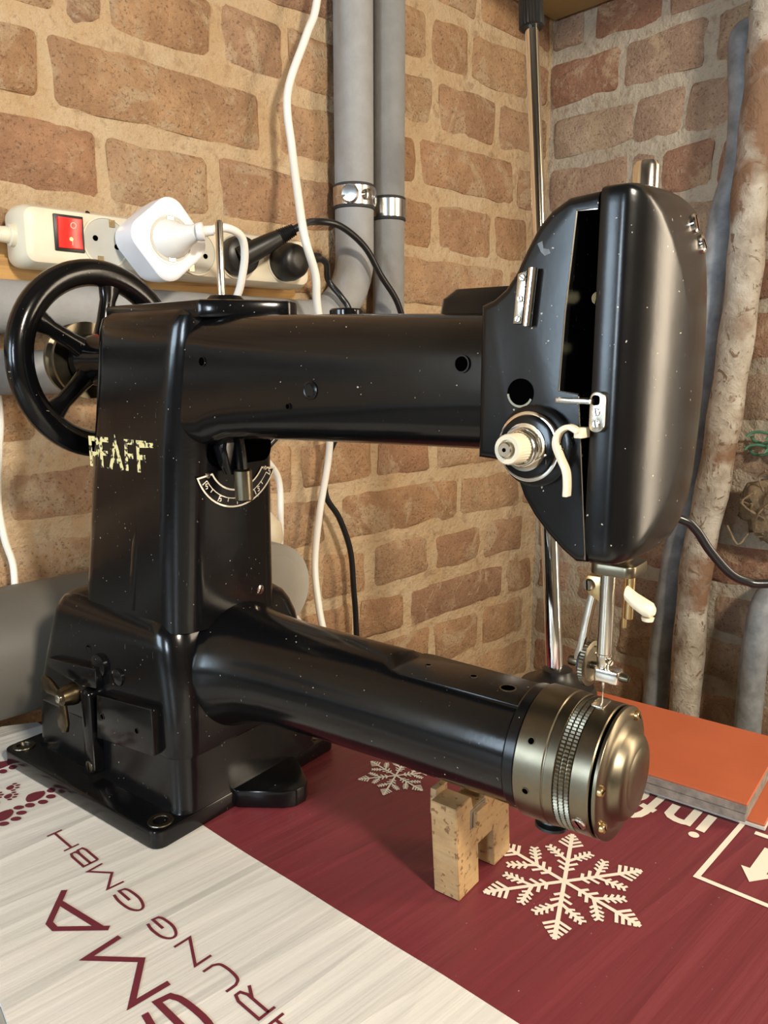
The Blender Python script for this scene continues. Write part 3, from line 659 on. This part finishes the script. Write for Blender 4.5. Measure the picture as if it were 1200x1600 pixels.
# hinge plate on the head
hg = part('hinge_leaf', prism([(.2278, .3352), (.2318, .3362), (.2302, .3160), (.2264, .3160)], 'y', .0206, .0230, .0004), 'steel', HD)
part('hinge_barrel', loft([[(.2332 + .0018 * math.cos(t) + (z - .315) * .09, .0195 + .0020 * math.sin(t), z) for t in [2 * PI * k / 14 for k in range(14)]] for z in (.3150, .3368)]), 'steel_bright', hg)
for z in (.3335, .3255, .3178): screw((.2285 + (z - .315) * .09, .0206, z), (0, -1, 0), .0013, 'steel', hg, .0008, z * 90)
part('paint_chip', prism([(.2352, .3460), (.2372, .3468), (.2378, .3440), (.2402, .3435), (.2408, .3420), (.2385, .3412), (.2368, .3428)], 'y', .02210, .0224), 'chip_grey', HD)
# big hole in the head
hh = part('head_hole', lathe((.2300, .0222, .2888), (0, -1, 0), [(-.001, .0058), (.0004, .0058)], 32), 'black_void', HD)
bm = bmesh.new(); stroke(bm, [(.2300 + .0054 * math.cos(R(t)), .2888 + .0054 * math.sin(R(t))) for t in range(185, 345, 10)], .0009, lambda u, v: (u, .0217, v)); flat('hole_lip', bm, 'steel_dark', hh)
# tension assembly
TP = Vector((.2378, .0222, .2680)); TD = Vector((-.10, -1, .0))
tn = part('tension_base', lathe(TP, TD, [(-.002, .0165), (.002, .0165), (.003, .0150)], 48), 'enamel_head', HD)
part('tension_disc', lathe(TP, TD, [(.003, .0070), (.0034, .0134), (.0050, .0140), (.0062, .0140), (.0066, .0132), (.0062, .0060)], 48), 'chrome', tn)
part('tension_rim', lathe(TP, TD, [(.0066, .0128), (.0078, .0124), (.0084, .0106)], 48), 'enamel', tn)
part('spring_cup', lathe(TP, TD, [(.0084, .0095), (.0092, .0095), (.0094, .0080), (.0094, .005)], 40), 'chrome', tn)
dd, uu, vv = frame_of(TD)
part('tension_spring', tube([TP + dd * (.0086 + .0016 * k / 8) + (uu * math.cos(k * PI / 4) + vv * math.sin(k * PI / 4)) * (.0078 - .0012 * k / 24) for k in range(25)], .00045, 6, 3), 'steel_bright', tn)
part('thumb_nut', lathe(TP, TD, [(.0125, .0054), (.0130, .0060), (.0205, .0060), (.0212, .0055), (.0212, .0038), (.0200, .0034)], 60, ({1, 2}, .04)), 'ivory', tn)
part('tension_stud', lathe(TP, TD, [(.0150, .0031), (.0225, .0031), (.0230, .0026)], 20), 'steel', tn)
part('stud_slot', lathe(TP + dd * .0229, TD, [(0, .0008), (.0003, .0008)], 8), 'black_void', tn)
part('check_spring', tube([TP + dd * .0110 + Vector((.004, 0, -.006)), TP + dd * .009 + Vector((.0100, 0, -.0022)), TP + dd * .006 + Vector((.0150, 0, .0000))], .0004, 6), 'steel_bright', tn)
# thread hook lever, latch and latch plate
def ribbon(pts, th, y0, y1):
    L = [Vector(p) for p in pts]; up = []; dn = []
    S2 = spline([(p.x, p.y, 0) for p in L], 6)
    for i, p in enumerate(S2):
        d = (S2[min(i + 1, len(S2) - 1)] - S2[max(i - 1, 0)]).normalized(); n_ = Vector((-d.y, d.x, 0)); up.append(p + n_ * th / 2); dn.append(p - n_ * th / 2)
    return prism([(p.x, p.y) for p in up + dn[::-1]], 'y', y0, y1, .0004)
part('thread_hook', ribbon([(.2590, .2752), (.2550, .2768), (.2512, .2745), (.2500, .2700), (.2520, .2650), (.2545, .2600), (.2552, .2550), (.2552, .2500)], .0020, .0120, .0165), 'ivory', HD)
part('hook_post', box_bm(.2565, .2600, .0150, .0235, .2725, .2765, .0005), 'ivory', HD)
lt = part('latch', ribbon([(.2490, .2868), (.2540, .2866), (.2600, .2866), (.2628, .2864)], .0020, .0135, .0225), 'steel', HD)
lpz = part('latch_plate', prism(rrect(.2608, .2668, .2748, .2902, .0028), 'y', .0185, .0226, .0005), 'steel', HD)
part('latch_hole', prism(rrect(.2618, .2648, .2850, .2888, .0012), 'y', .0182, .0187), 'black_void', lpz)
for z in (.2825, .2780): screw((.2638, .0185, z), (0, -1, 0), .0015, 'steel_bright', lpz, .0008, 1)
# needle bar group
NB = Vector((.2488, BC, 0))
part('bar_bush', lathe((NB.x, NB.y, .2290), (0, 0, -1), [(0, .0125), (.0150, .0125), (.0185, .0105), (.0205, .0075), (.0210, .004)], 32), 'steel_dark', HD)
part('bush_flange', prism(rrect(.2430, .2640, .0690, .0920, .005), 'z', .2055, .2110, .0008), 'steel_dark', HD)
nb = part('needle_bar', lathe((NB.x, NB.y, .2150), (0, 0, -1), [(0, .0036), (.0500, .0036), (.0502, .0040), (.0512, .0040), (.0514, .0028), (.0590, .0028)], 24), 'steel_bright')
part('needle_collar', lathe((NB.x, NB.y, .1640), (0, 0, -1), [(0, .0034), (.0030, .0032), (.0050, .0026), (.0085, .0026)], 20), 'steel', nb)
screw((NB.x + .0035, NB.y - .0025, .1622), (.7, -.7, 0), .0016, 'steel_bright', nb, .0022, .4)
part('needle_clamp', prism(rrect(.2456, .2575, BC - .0040, BC + .0040, .0014), 'z', .1515, .1578, .0007), 'steel_bright', nb)
screw((.2570, BC, .1548), (1, -.1, 0), .0021, 'steel_dark', nb, .0045, .2)
part('needle', lathe((NB.x + .0004, NB.y, .1530), (0, 0, -1), [(0, .0009), (.0050, .0009), (.0060, .0005), (.0135, .0004), (.0146, .0001)], 10), 'steel_bright', nb)
# presser bar, roller foot and lever
pr = part('presser_bar', lathe((.2560, .0900, .2100), (0, 0, -1), [(0, .0022), (.0290, .0022), (.0295, .0016)], 16), 'brass')
part('presser_guide', lathe((.2530, .0930, .2100), (0, 0, -1), [(0, .0012), (.0350, .0012)], 10), 'brass', pr)
bk = part('foot_block', prism([(.2358, .1985), (.2375, .2010), (.2470, .2010), (.2478, .1900), (.2440, .1880), (.2385, .1915), (.2358, .1935)], 'y', .0830, .0920, .0008), 'brass')
screw((.2385, .0830, .1962), (-.3, -1, 0), .0030, 'steel', bk, .0016, .9)
part('foot_arm', ribbon([(.2402, .1935), (.2390, .1880), (.2372, .1780), (.2352, .1650), (.2340, .1600), (.2342, .1545), (.2360, .1520)], .0034, .0840, .0890), 'steel_bright', bk)
part('foot_strut', tube([(.2425, .0930, .1925), (.2410, .0940, .1720), (.2400, .0935, .1600)], .0012, 8), 'brass', bk)
rl = part('roller', lathe((.2384, .0860, .1560), (1, -.08, 0), [(0, .0095), (.0006, .0115), (.0028, .0115), (.0030, .0105), (.0032, .0090), (.0020, .0080), (.0022, .0020)], 90, ({1, 2}, .03)), 'steel_knurl', bk)
part('roller_bearing', lathe((.2350, .0862, .1555), (1, 0, 0), [(0, .0062), (.0034, .0062)], 24), 'rubber_dark', bk)
part('roller_axle', lathe((.2290, .0862, .1552), (1, 0, 0), [(0, .0024), (.0006, .0028), (.0050, .0028), (.0052, .0020), (.0150, .0020)], 20), 'steel_dark', bk)
part('lifter_lever', loft([[(x, .0860 + h_ * math.cos(t), z + h_ * .85 * math.sin(t)) for t in [2 * PI * k / 14 for k in range(14)]] for x, z, h_ in ((.2560, .1945, .0040), (.2600, .1915, .0045), (.2650, .1890, .0048), (.2680, .1882, .0042), (.2695, .1880, .0022))]), 'ivory', pr)
part('lifter_pad', lathe((.2665, .0860, .1845), (0, 0, -1), [(0, .0030), (.0016, .0026)], 16), 'ivory', pr)

# ------------------------------------------------------------------ things on the table
mt = Matrix.Translation((.1982, .4172, 0)) @ Matrix.Rotation(R(-80.3), 4, 'Z')
hbk = empty('support_block', mt @ Vector((.1660, .105, 0)), R(-80.3)); tag(hbk, 'notched H-shaped wooden block propping the cylinder arm', 'wooden block')
H2 = [(-.0300, .0004), (-.0075, .0004), (-.0095, .0262), (.0085, .0262), (.0105, .0004), (.0310, .0004), (.0250, .0560), (.0250, .0600), (.0000, .0600), (-.0035, .0520), (-.0160, .0520), (-.0185, .0600), (-.0355, .0600)]
bm = prism([(y, z) for y, z in H2], 'x', -.0085, .0085, .0006, 1); fin('block', bm, 'block_wood', hbk)
fin('block_notch', box_bm(.0083, .0088, -.0195, -.0030, .0400, .0520), 'pad_core', hbk); fin('wedge', box_bm(.0040, .0112, -.0165, -.0040, .0405, .0505, .0004), 'block_wood', hbk)
fin('ledge', box_bm(-.0120, -.0080, -.0300, -.0180, .0480, .0640, .0005), 'block_wood', hbk)
def pad(name, label, loc, rz, L, Wd, layers):
    e = empty(name, loc, rz); tag(e, label, 'board')
    for nm, z0, z1, m, g in layers: fin(nm, box_bm(0 + g, Wd - g, 0 + g, L - g, z0, z1, .0005, 1), m, e, None)
    return e
pad('rubber_pad', 'thin orange and white sheet under the thick orange topped pad', (.4985, .1660, 0), R(9.2), .175, .118, [('base_sheet', .0003, .0030, 'pad_pale', 0), ('orange_sheet', .0031, .0048, 'pad_orange', .0005)])
pad('rubber_pad', 'thick orange topped laminated pad lying behind the end cap', (.4905, .1755, .0050), R(9.2), .172, .112, [('core_layer', .0001, .0062, 'pad_core', .0006), ('core_layer', .0064, .0122, 'pad_core', 0), ('orange_top', .0122, .0140, 'pad_orange', 0)])
# thread stand behind the machine
ts = empty('thread_stand', (.5430, .3590, 0)); tag(ts, 'chrome telescopic thread stand rod on a black foot', 'thread stand')
top = Vector((.5735 - .5430, .4315 - .3590, .580)); bot = Vector((0, 0, .012)); dv = top - bot
fin('foot', lathe((0, 0, .0005), (0, 0, 1), [(0, .034), (.024, .034), (.030, .031), (.033, .020), (.039, .0135), (.043, .0125), (.044, .010)], 36), 'plastic_black', ts)
fin('lower_rod', tube([bot, bot + dv * .58], .0074, 24, 1, False), 'chrome', ts)
fin('upper_rod', tube([bot + dv * .57, bot + dv * .995], .0056, 24, 1, False), 'chrome', ts)
fin('rod_clip', tube([bot + dv * .575, bot + dv * .585], .0082, 24, 1, False), 'rubber_dark', ts)
ck = bot + dv * .986; ks = fin('clamp_collar', lathe(ck, dv, [(0, .0085), (.001, .0105), (.024, .0100), (.026, .0085), (.045, .008)], 48, ({1, 2}, .10)), 'plastic_black', ts)
fin('top_rod', tube([ck + dv * .04, ck + dv * .55], .0045, 20, 1, False), 'chrome', ts)

# ------------------------------------------------------------------ pipes on the left wall
def pipe_elbow(name, label, r, xv, zh, dy):
    e = empty(name, (xv, WY - dy, zh)); tag(e, label, 'pipe')
    pts = [(-1.2, 0, 0), (-.075, 0, 0)] + [(-.075 + .075 * math.sin(t), 0, .075 - .075 * math.cos(t)) for t in [PI / 2 * k / 10 for k in range(1, 11)]] + [(0, 0, CZ - zh)]
    fin('pipe_run', tube(pts, r, 28, 1, False), 'foam_grey', e, 60); return e
def clamp(e, z, r, bolt):
    c = fin('pipe_clamp', lathe((0, 0, z - .0105), (0, 0, 1), [(0, r + .0006), (.0005, r + .0022), (.0205, r + .0022), (.021, r + .0006)], 40), 'zinc', e)
    fin('clamp_lining', lathe((0, 0, z - .0135), (0, 0, 1), [(0, r + .0004), (.001, r + .0014), (.026, r + .0014), (.027, r + .0004)], 40), 'rubber_dark', c)
    fin('clamp_stem', lathe((0, r, z), (0, 1, 0), [(0, .004), (.02, .004)], 12), 'zinc', c)
    if bolt:
        d = Vector((-.80, -.6, 0)); fin('clamp_ear', lathe(Vector((0, 0, z)) + d * (r - .001), d, [(0, .0105), (.004, .0105), (.0065, .0085), (.007, .004)], 24), 'zinc', c)
        d2 = Vector((.05, -1, 0)); fin('clamp_screw', lathe(Vector((-.004, 0, z)) + d2 * (r - .001), d2, [(0, .0065), (.006, .0060), (.0075, .0035)], 20), 'chrome', c)
        fin('clamp_pin', tube([(-r * .8, -r * .6, z - .001), (-r - .014, -r * .5, z - .0045)], .0009, 8, 1, False), 'chrome', c)
        d3 = Vector((.62, -.78, 0)); fin('clamp_band', lathe(Vector((0, 0, z)) + d3 * (r - .002), d3, [(0, .0085), (.0045, .0085), (.005, .007)], 16), 'zinc', c)
    return c
p1 = pipe_elbow('heating_pipe', 'left of two grey insulated vertical pipes, with the wider clamp', .0222, .6215, .3480, .031); clamp(p1, .4870 - .3480, .0222, True)
p2 = pipe_elbow('heating_pipe', 'right of two grey insulated vertical pipes, with the narrower clamp', .0190, .6775, .2935, .029); clamp(p2, .4815 - .2935, .0190, False)
dp = empty('drain_pipe', (.2, .674, .0625)); tag(dp, 'wide grey drain pipe with an end cap along the wall', 'pipe')
fin('pipe_run', lathe((-1.4, 0, 0), (1, 0, 0), [(0, .0545), (1.655, .0545)], 56), 'pvc_grey', dp)
fin('socket', lathe((.140, 0, 0), (1, 0, 0), [(0, .0545), (.004, .0590), (.052, .0590), (.060, .0600), (.070, .0600), (.072, .0575)], 56), 'pvc_light', dp)
br = fin('branch', lathe((.234, 0, .018), (0, -1, 0), [(0, .0430), (.030, .0430), (.032, .0455), (.052, .0455), (.054, .0440)], 48), 'pvc_light', dp)
fin('end_cap', lathe((.234, -.0515, .018), (0, -1, 0), [(0, .0435), (.002, .0430), (.0025, .0365), (.0015, .0358), (.0015, .0345), (.003, .0338), (.0045, .0200), (.0045, .001)], 56), 'pvc_light', br)
fin('foam_bead', lathe((.262, .0, .040), (.2, .3, 1), [(0, .012), (.016, .020), (.032, .018), (.044, .008)], 14), 'ivory', dp)

# batten, power strip, plugs
bt = tag(fin('wooden_batten', box_bm(-.55, .545, .722, .7385, .3655, .4080, .0015), 'pine'), 'pine batten screwed to the brick behind the power strip', 'batten')
STY = .7205
ps = empty('power_strip', (.388, STY, .4050)); tag(ps, 'cream power strip with red lit switch screwed to the batten', 'power strip')
fin('housing', loft([[(x, y, z) for x, z in rrect(-.148 + i, .149 - i, -.0255 + i, .0255 - i, .010 - i * .5, 5)] for y, i in ((0, .0015), (-.012, 0), (-.030, .0012), (-.0365, .0040), (-.0385, .0080))]), 'plastic_cream', ps)
fin('cord_entry', lathe((-.147, -.019, 0), (-1, 0, 0), [(0, .0095), (.004, .0090), (.0045, .0068), (.012, .0062)], 20), 'plastic_cream', ps)
sw = fin('switch_frame', box_bm(-.1215, -.0965, -.0402, -.036, -.0115, .0180, .0008), 'plastic_black', ps)
bm = prism([(-.0400, -.0092), (-.0425, -.0088), (-.0412, .0030), (-.0440, .0152), (-.0400, .0156)], 'x', -.1190, -.0990, .0006); fin('rocker', bm, 'switch_red', sw)
bm = bmesh.new(); stroke(bm, arc(-.1065, .0095, .0022, 0, 360, 16)[:-1], .0007, lambda u, v: (u, -.0438 + (.0152 - v) * .22 * .9 - .0003, v), closed=True)
stroke(bm, [(-.1080, -.0030), (-.1080, -.0065)], .0007, lambda u, v: (u, -.0427, v)); flat('switch_symbol', bm, 'switch_mark', sw)
fin('switch_lamp', lathe((-.1085, -.0419, -.0015), (0, -1, 0), [(0, .0016), (.0006, .0012)], 10), 'switch_glow', sw)
fin('screw', lathe((-.0895, -.0330, .0225), (0, -1, .6), [(0, .0020), (.001, .002)], 10), 'plastic_black', ps)
for sx in (-.0770, -.0330, .0110, .0550, .0990 + .014, ):
    sk = fin('socket_rim', lathe((sx, -.0388, -.0005), (0, -1, 0), [(-.001, .0212), (.0006, .0212), (.0008, .0198), (-.0005, .0195)], 40), 'plastic_cream', ps)
    fin('socket_well', lathe((sx, -.0388, -.0005), (0, -1, 0), [(-.001, .0195), (.00015, .0195)], 40), 'pvc_light', sk)
    for hx, hz in ((-.0095, .002), (.0095, -.0035)): fin('contact_hole', lathe((sx + hx, -.0390, hz), (0, -1, 0), [(0, .0024), (.0003, .0024)], 12), 'black_void', sk)
    for s_ in (-1, 1): fin('earth_clip', box_bm(sx + .006 * s_ - .0025, sx + .006 * s_ + .0025, -.0400, -.0388, s_ * .0155 - .003, s_ * .0155 + .003), 'brass', sk)
# smart plug: rounded square adapter with its own socket
sp = empty('socket_adapter', (.3500, .6805, .4065)); tag(sp, 'white rounded square adapter plugged into the power strip', 'adapter')
def rsq(c, y, rr, tw=R(40)):
    P = rrect(-c, c, -c, c, rr, 7); return [(x * math.cos(tw) - z * math.sin(tw), y, x * math.sin(tw) + z * math.cos(tw)) for x, z in P]
fin('body', loft([rsq(.0240, .001, .016), rsq(.0275, -.003, .015), rsq(.0290, -.020, .015), rsq(.0292, -.036, .015), rsq(.0292, -.0385, .015), rsq(.0280, -.0402, .0145), rsq(.0258, -.0410, .0135)]), 'plastic_pure', sp)
fin('face_ring', lathe((0, -.0408, 0), (0, -1, 0), [(0, .0215), (.0008, .0212), (.0009, .0195), (-.004, .0190)], 48), 'plastic_white', sp)
fin('socket_well', lathe((0, -.0409, 0), (0, -1, 0), [(-.002, .0190), (.0006, .0190)], 40), 'pvc_light', sp)
for s_ in (-1, 1): fin('earth_clip', box_bm(-.003, .003, -.0423, -.0409, s_ * .0165 - .002, s_ * .0165 + .002), 'zinc', sp)
wp = empty('white_plug', (.3500, .6393, .4065)); tag(wp, 'white plug with its cord in the round adapter socket', 'plug')
fin('plug_body', loft([[(c + wd * math.cos(t), y, z + ht * math.sin(t)) for t in [2 * PI * k / 20 for k in range(20)]] for y, c, z, wd, ht in ((0, 0, 0, .0175, .0165), (-.003, .001, 0, .0170, .0155), (-.011, .005, .001, .0120, .0105), (-.019, .010, .0035, .0078, .0072), (-.024, .0135, .005, .0066, .0066))]), 'plastic_white', wp)
fin('strain_relief', lathe((.0125, -.0225, .0045), (.75, -.6, .12), [(0, .0072), (.003, .0078), (.0055, .0078), (.0062, .0046), (.014, .0040)], 20), 'plastic_white', wp)
fin('cord', tube([(.020, -.0285, .006), (.034, -.034, .009), (.0520, -.030, .004), (.060, -.022, -.012), (.0625, -.010, -.035), (.064, .005, -.06), (.080, .026, -.12), (.118, .045, -.195), (.150, .061, -.230), (.1525, .062, -.28), (.150, .060, -.36), (.150, .0, -.4035)], .0036, 12), 'cable_white', wp)
# black plugs
b1 = empty('black_plug', (.4430, .6800, .4045)); tag(b1, 'angled black plug with ribbed grip arching over the pipes', 'plug')
fin('plug_disc', lathe((0, .0015, 0), (0, -1, 0), [(0, .0185), (.008, .0190), (.014, .0175), (.017, .0130)], 36), 'plastic_black', b1)
gd = Vector((.82, -.32, .48)).normalized(); p0 = Vector((-.006, -.012, -.004))
fin('plug_grip', tube([p0, p0 + gd * .016, p0 + gd * .034, p0 + gd * .046], .0115, 16, 4, True, lambda t: 1 - .34 * t), 'plastic_black', b1)
fin('strain_relief', lathe(p0 + gd * .046, gd, [(k * .0022 + q * .0011, (.0080 if q else .0066) - k * .00028) for k in range(8) for q in (0, 1)], 18), 'plastic_black', b1)
e0 = p0 + gd * .060
fin('cord', tube([e0, e0 + gd * .012, (.088, -.010, .0415), (.123, -.010, .0415), (.159, -.010, .0235), (.183, -.010, -.0045), (.211, -.010, -.0355), (.225, -.006, -.075), (.200, -.004, -.120), (.155, .012, -.165), (.138, .030, -.2065), (.131, .030, -.2535), (.152, .030, -.2865), (.169, .030, -.3295), (.174, .030, -.3795), (.178, .030, -.4385), (.18, .030, -.60)], .0036, 12), 'cable_black', b1)
b2 = empty('black_plug', (.4860, .6800, .4035)); tag(b2, 'round black plug in the last socket of the strip', 'plug')
fin('plug_disc', lathe((.015, .0015, 0), (0, -1, 0), [(0, .0185), (.010, .0190), (.020, .0165), (.024, .0120), (.025, .005)], 36), 'plastic_black', b2)
fin('strain_relief', lathe((.028, -.010, .004), (1, -.15, .12), [(0, .0085), (.010, .0080), (.014, .0058), (.022, .0045)], 20), 'plastic_black', b2)
fin('cord', tube([(.048, -.012, .007), (.066, -.004, .003), (.080, .010, -.012), (.090, .0, -.030), (.097, -.006, -.045), (.098, -.020, -.085), (.070, -.034, -.125), (.010, -.036, -.150), (-.040, -.030, -.190), (-.060, -.012, -.240), (-.065, -.008, -.282)], .0034, 12), 'cable_black', b2)
# hanging cords
tag(fin('hanging_cord', tube([(.585, .705, .80), (.567, .703, .677), (.549, .700, .635), (.522, .698, .574), (.520, .690, .520), (.505, .662, .470), (.491, .634, .4225), (.507, .638, .388), (.517, .648, .3575), (.550, .672, .280), (.576, .704, .204), (.565, .710, .129), (.555, .708, .069), (.546, .690, .020), (.545, .672, -.05), (.545, .670, -.2)], .0042, 12), 'cable_white'), 'long white cord hanging down across the brick beside the grey pipes', 'cord')
tag(fin('strip_cord', tube([(.230, .7015, .4050), (.205, .702, .4045), (.180, .703, .400), (.150, .705, .390), (.05, .71, .38)], .0050, 12), 'cable_white'), 'cream supply cord entering the left end of the power strip', 'cord')
tag(fin('thin_cord', tube([(.221, .7220, .34), (.224, .722, .262), (.221, .722, .229), (.216, .722, .185), (.218, .721, .150), (.2225, .719, .126), (.2205, .712, .105)], .0030, 10), 'cable_white'), 'thin white cord hanging above the wide drain pipe', 'cord')
tag(fin('lamp_cable', tube([(.372, .262, .232), (.392, .228, .226), (.413, .199, .216), (.420, .192, .210), (.428, .186, .197), (.436, .177, .184), (.444, .170, .179), (.452, .162, .178), (.49, .13, .18), (.56, .06, .17)], .0026, 12), 'cable_black'), 'black cable leading away behind the machine head', 'cable')

# ------------------------------------------------------------------ old pipes on the right wall
tag(fin('conduit_pipe', tube([(1.05, .450, .700), (1.022, .452, .690), (1.010, .447, .660), (1.007, .440, .600), (1.007, .441, .540), (1.007, .455, .480), (1.007, .462, .396), (1.007, .467, .275), (1.007, .473, .157), (1.007, .488, .013), (1.007, .499, -.169), (1.007, .51, -.45), (1.007, .51, FZ + .005)], .0165, 18, 6), 'lead_pipe', auto=60), 'grey lead conduit bending into the right brick wall', 'pipe')
tag(fin('water_pipe', tube([(.985, .412, CZ), (.985, .409, .80), (.987, .411, .686), (.987, .411, .605), (.987, .415, .501), (.987, .414, .399), (.987, .421, .277), (.987, .431, .155), (.987, .446, .025), (.987, .447, -.156), (.987, .45, -.45), (.987, .45, FZ + .005)], .0205, 20, 6, True, lambda t: 1 + .05 * math.sin(t * 90)), 'limed_pipe', auto=60), 'thick limescaled rusty water pipe on the right wall', 'pipe')
tag(fin('short_pipe', tube([(1.03, .362, .012), (1.010, .363, .000), (.999, .364, -.03), (.997, .366, -.10), (.997, .365, -.30), (.997, .365, FZ + .005)], .0165, 18, 6), 'lead_pipe', auto=60), 'short pale grey pipe low at the right picture edge', 'pipe')
gc = empty('wire_coil', (1.012, .382, .198)); tag(gc, 'small green wire coil by the rusty pipe', 'wire')
for dz, dy, r in ((.012, .008, .012), (-.004, .010, .011), (.010, -.016, .012), (-.006, -.014, .011)):
    fin('loop', tube([(.002 * k % 3, dy + r * 1.25 * math.cos(k * PI / 4), dz + r * .62 * math.sin(k * PI / 4)) for k in range(9)], .0018, 8, 5), 'green_wire', gc)
fin('tie', tube([(.02, 0, .01), (.012, -.004, .006), (0, -.004, .002)], .002, 8), 'green_wire', gc)
rng = random.Random(5); bm = bmesh.new(); bmesh.ops.create_icosphere(bm, subdivisions=4, radius=1)
for v in bm.verts:
    p = v.co.copy(); k = 1 + .35 * noise.noise(p * 1.7) + .22 * noise.noise(p * 4.1) + .10 * noise.noise(p * 9)
    v.co = Vector((p.x * .022 * k, p.y * .040 * k, p.z * .046 * k))
fb = fin('fibre_bundle', bm, 'fibre', auto=70, loc=(1.012, .358, .125)); tag(fb, 'crumpled brown fibre packing stuffed beside the rusty pipe', 'packing')
for k in range(14):
    a = Vector((-.018 + rng.uniform(-.008, .01), rng.uniform(-.03, .03), rng.uniform(-.035, .035)))
    fin('strand', tube([a, a + Vector((rng.uniform(-.008, .0), rng.uniform(-.015, .015), rng.uniform(-.02, .02))), a + Vector((rng.uniform(-.005, .004), rng.uniform(-.03, .03), rng.uniform(-.035, .03)))], .0012, 6, 4), 'fibre', fb)

for o in bpy.data.objects:
    n0 = o.name.split('.')[0]
    if n0 in ('heating_pipe', 'black_plug', 'rubber_pad'):
        o['group'] = {'heating_pipe': 'insulated heating pipes', 'black_plug': 'black plugs in the power strip', 'rubber_pad': 'orange pads on the table'}[n0]
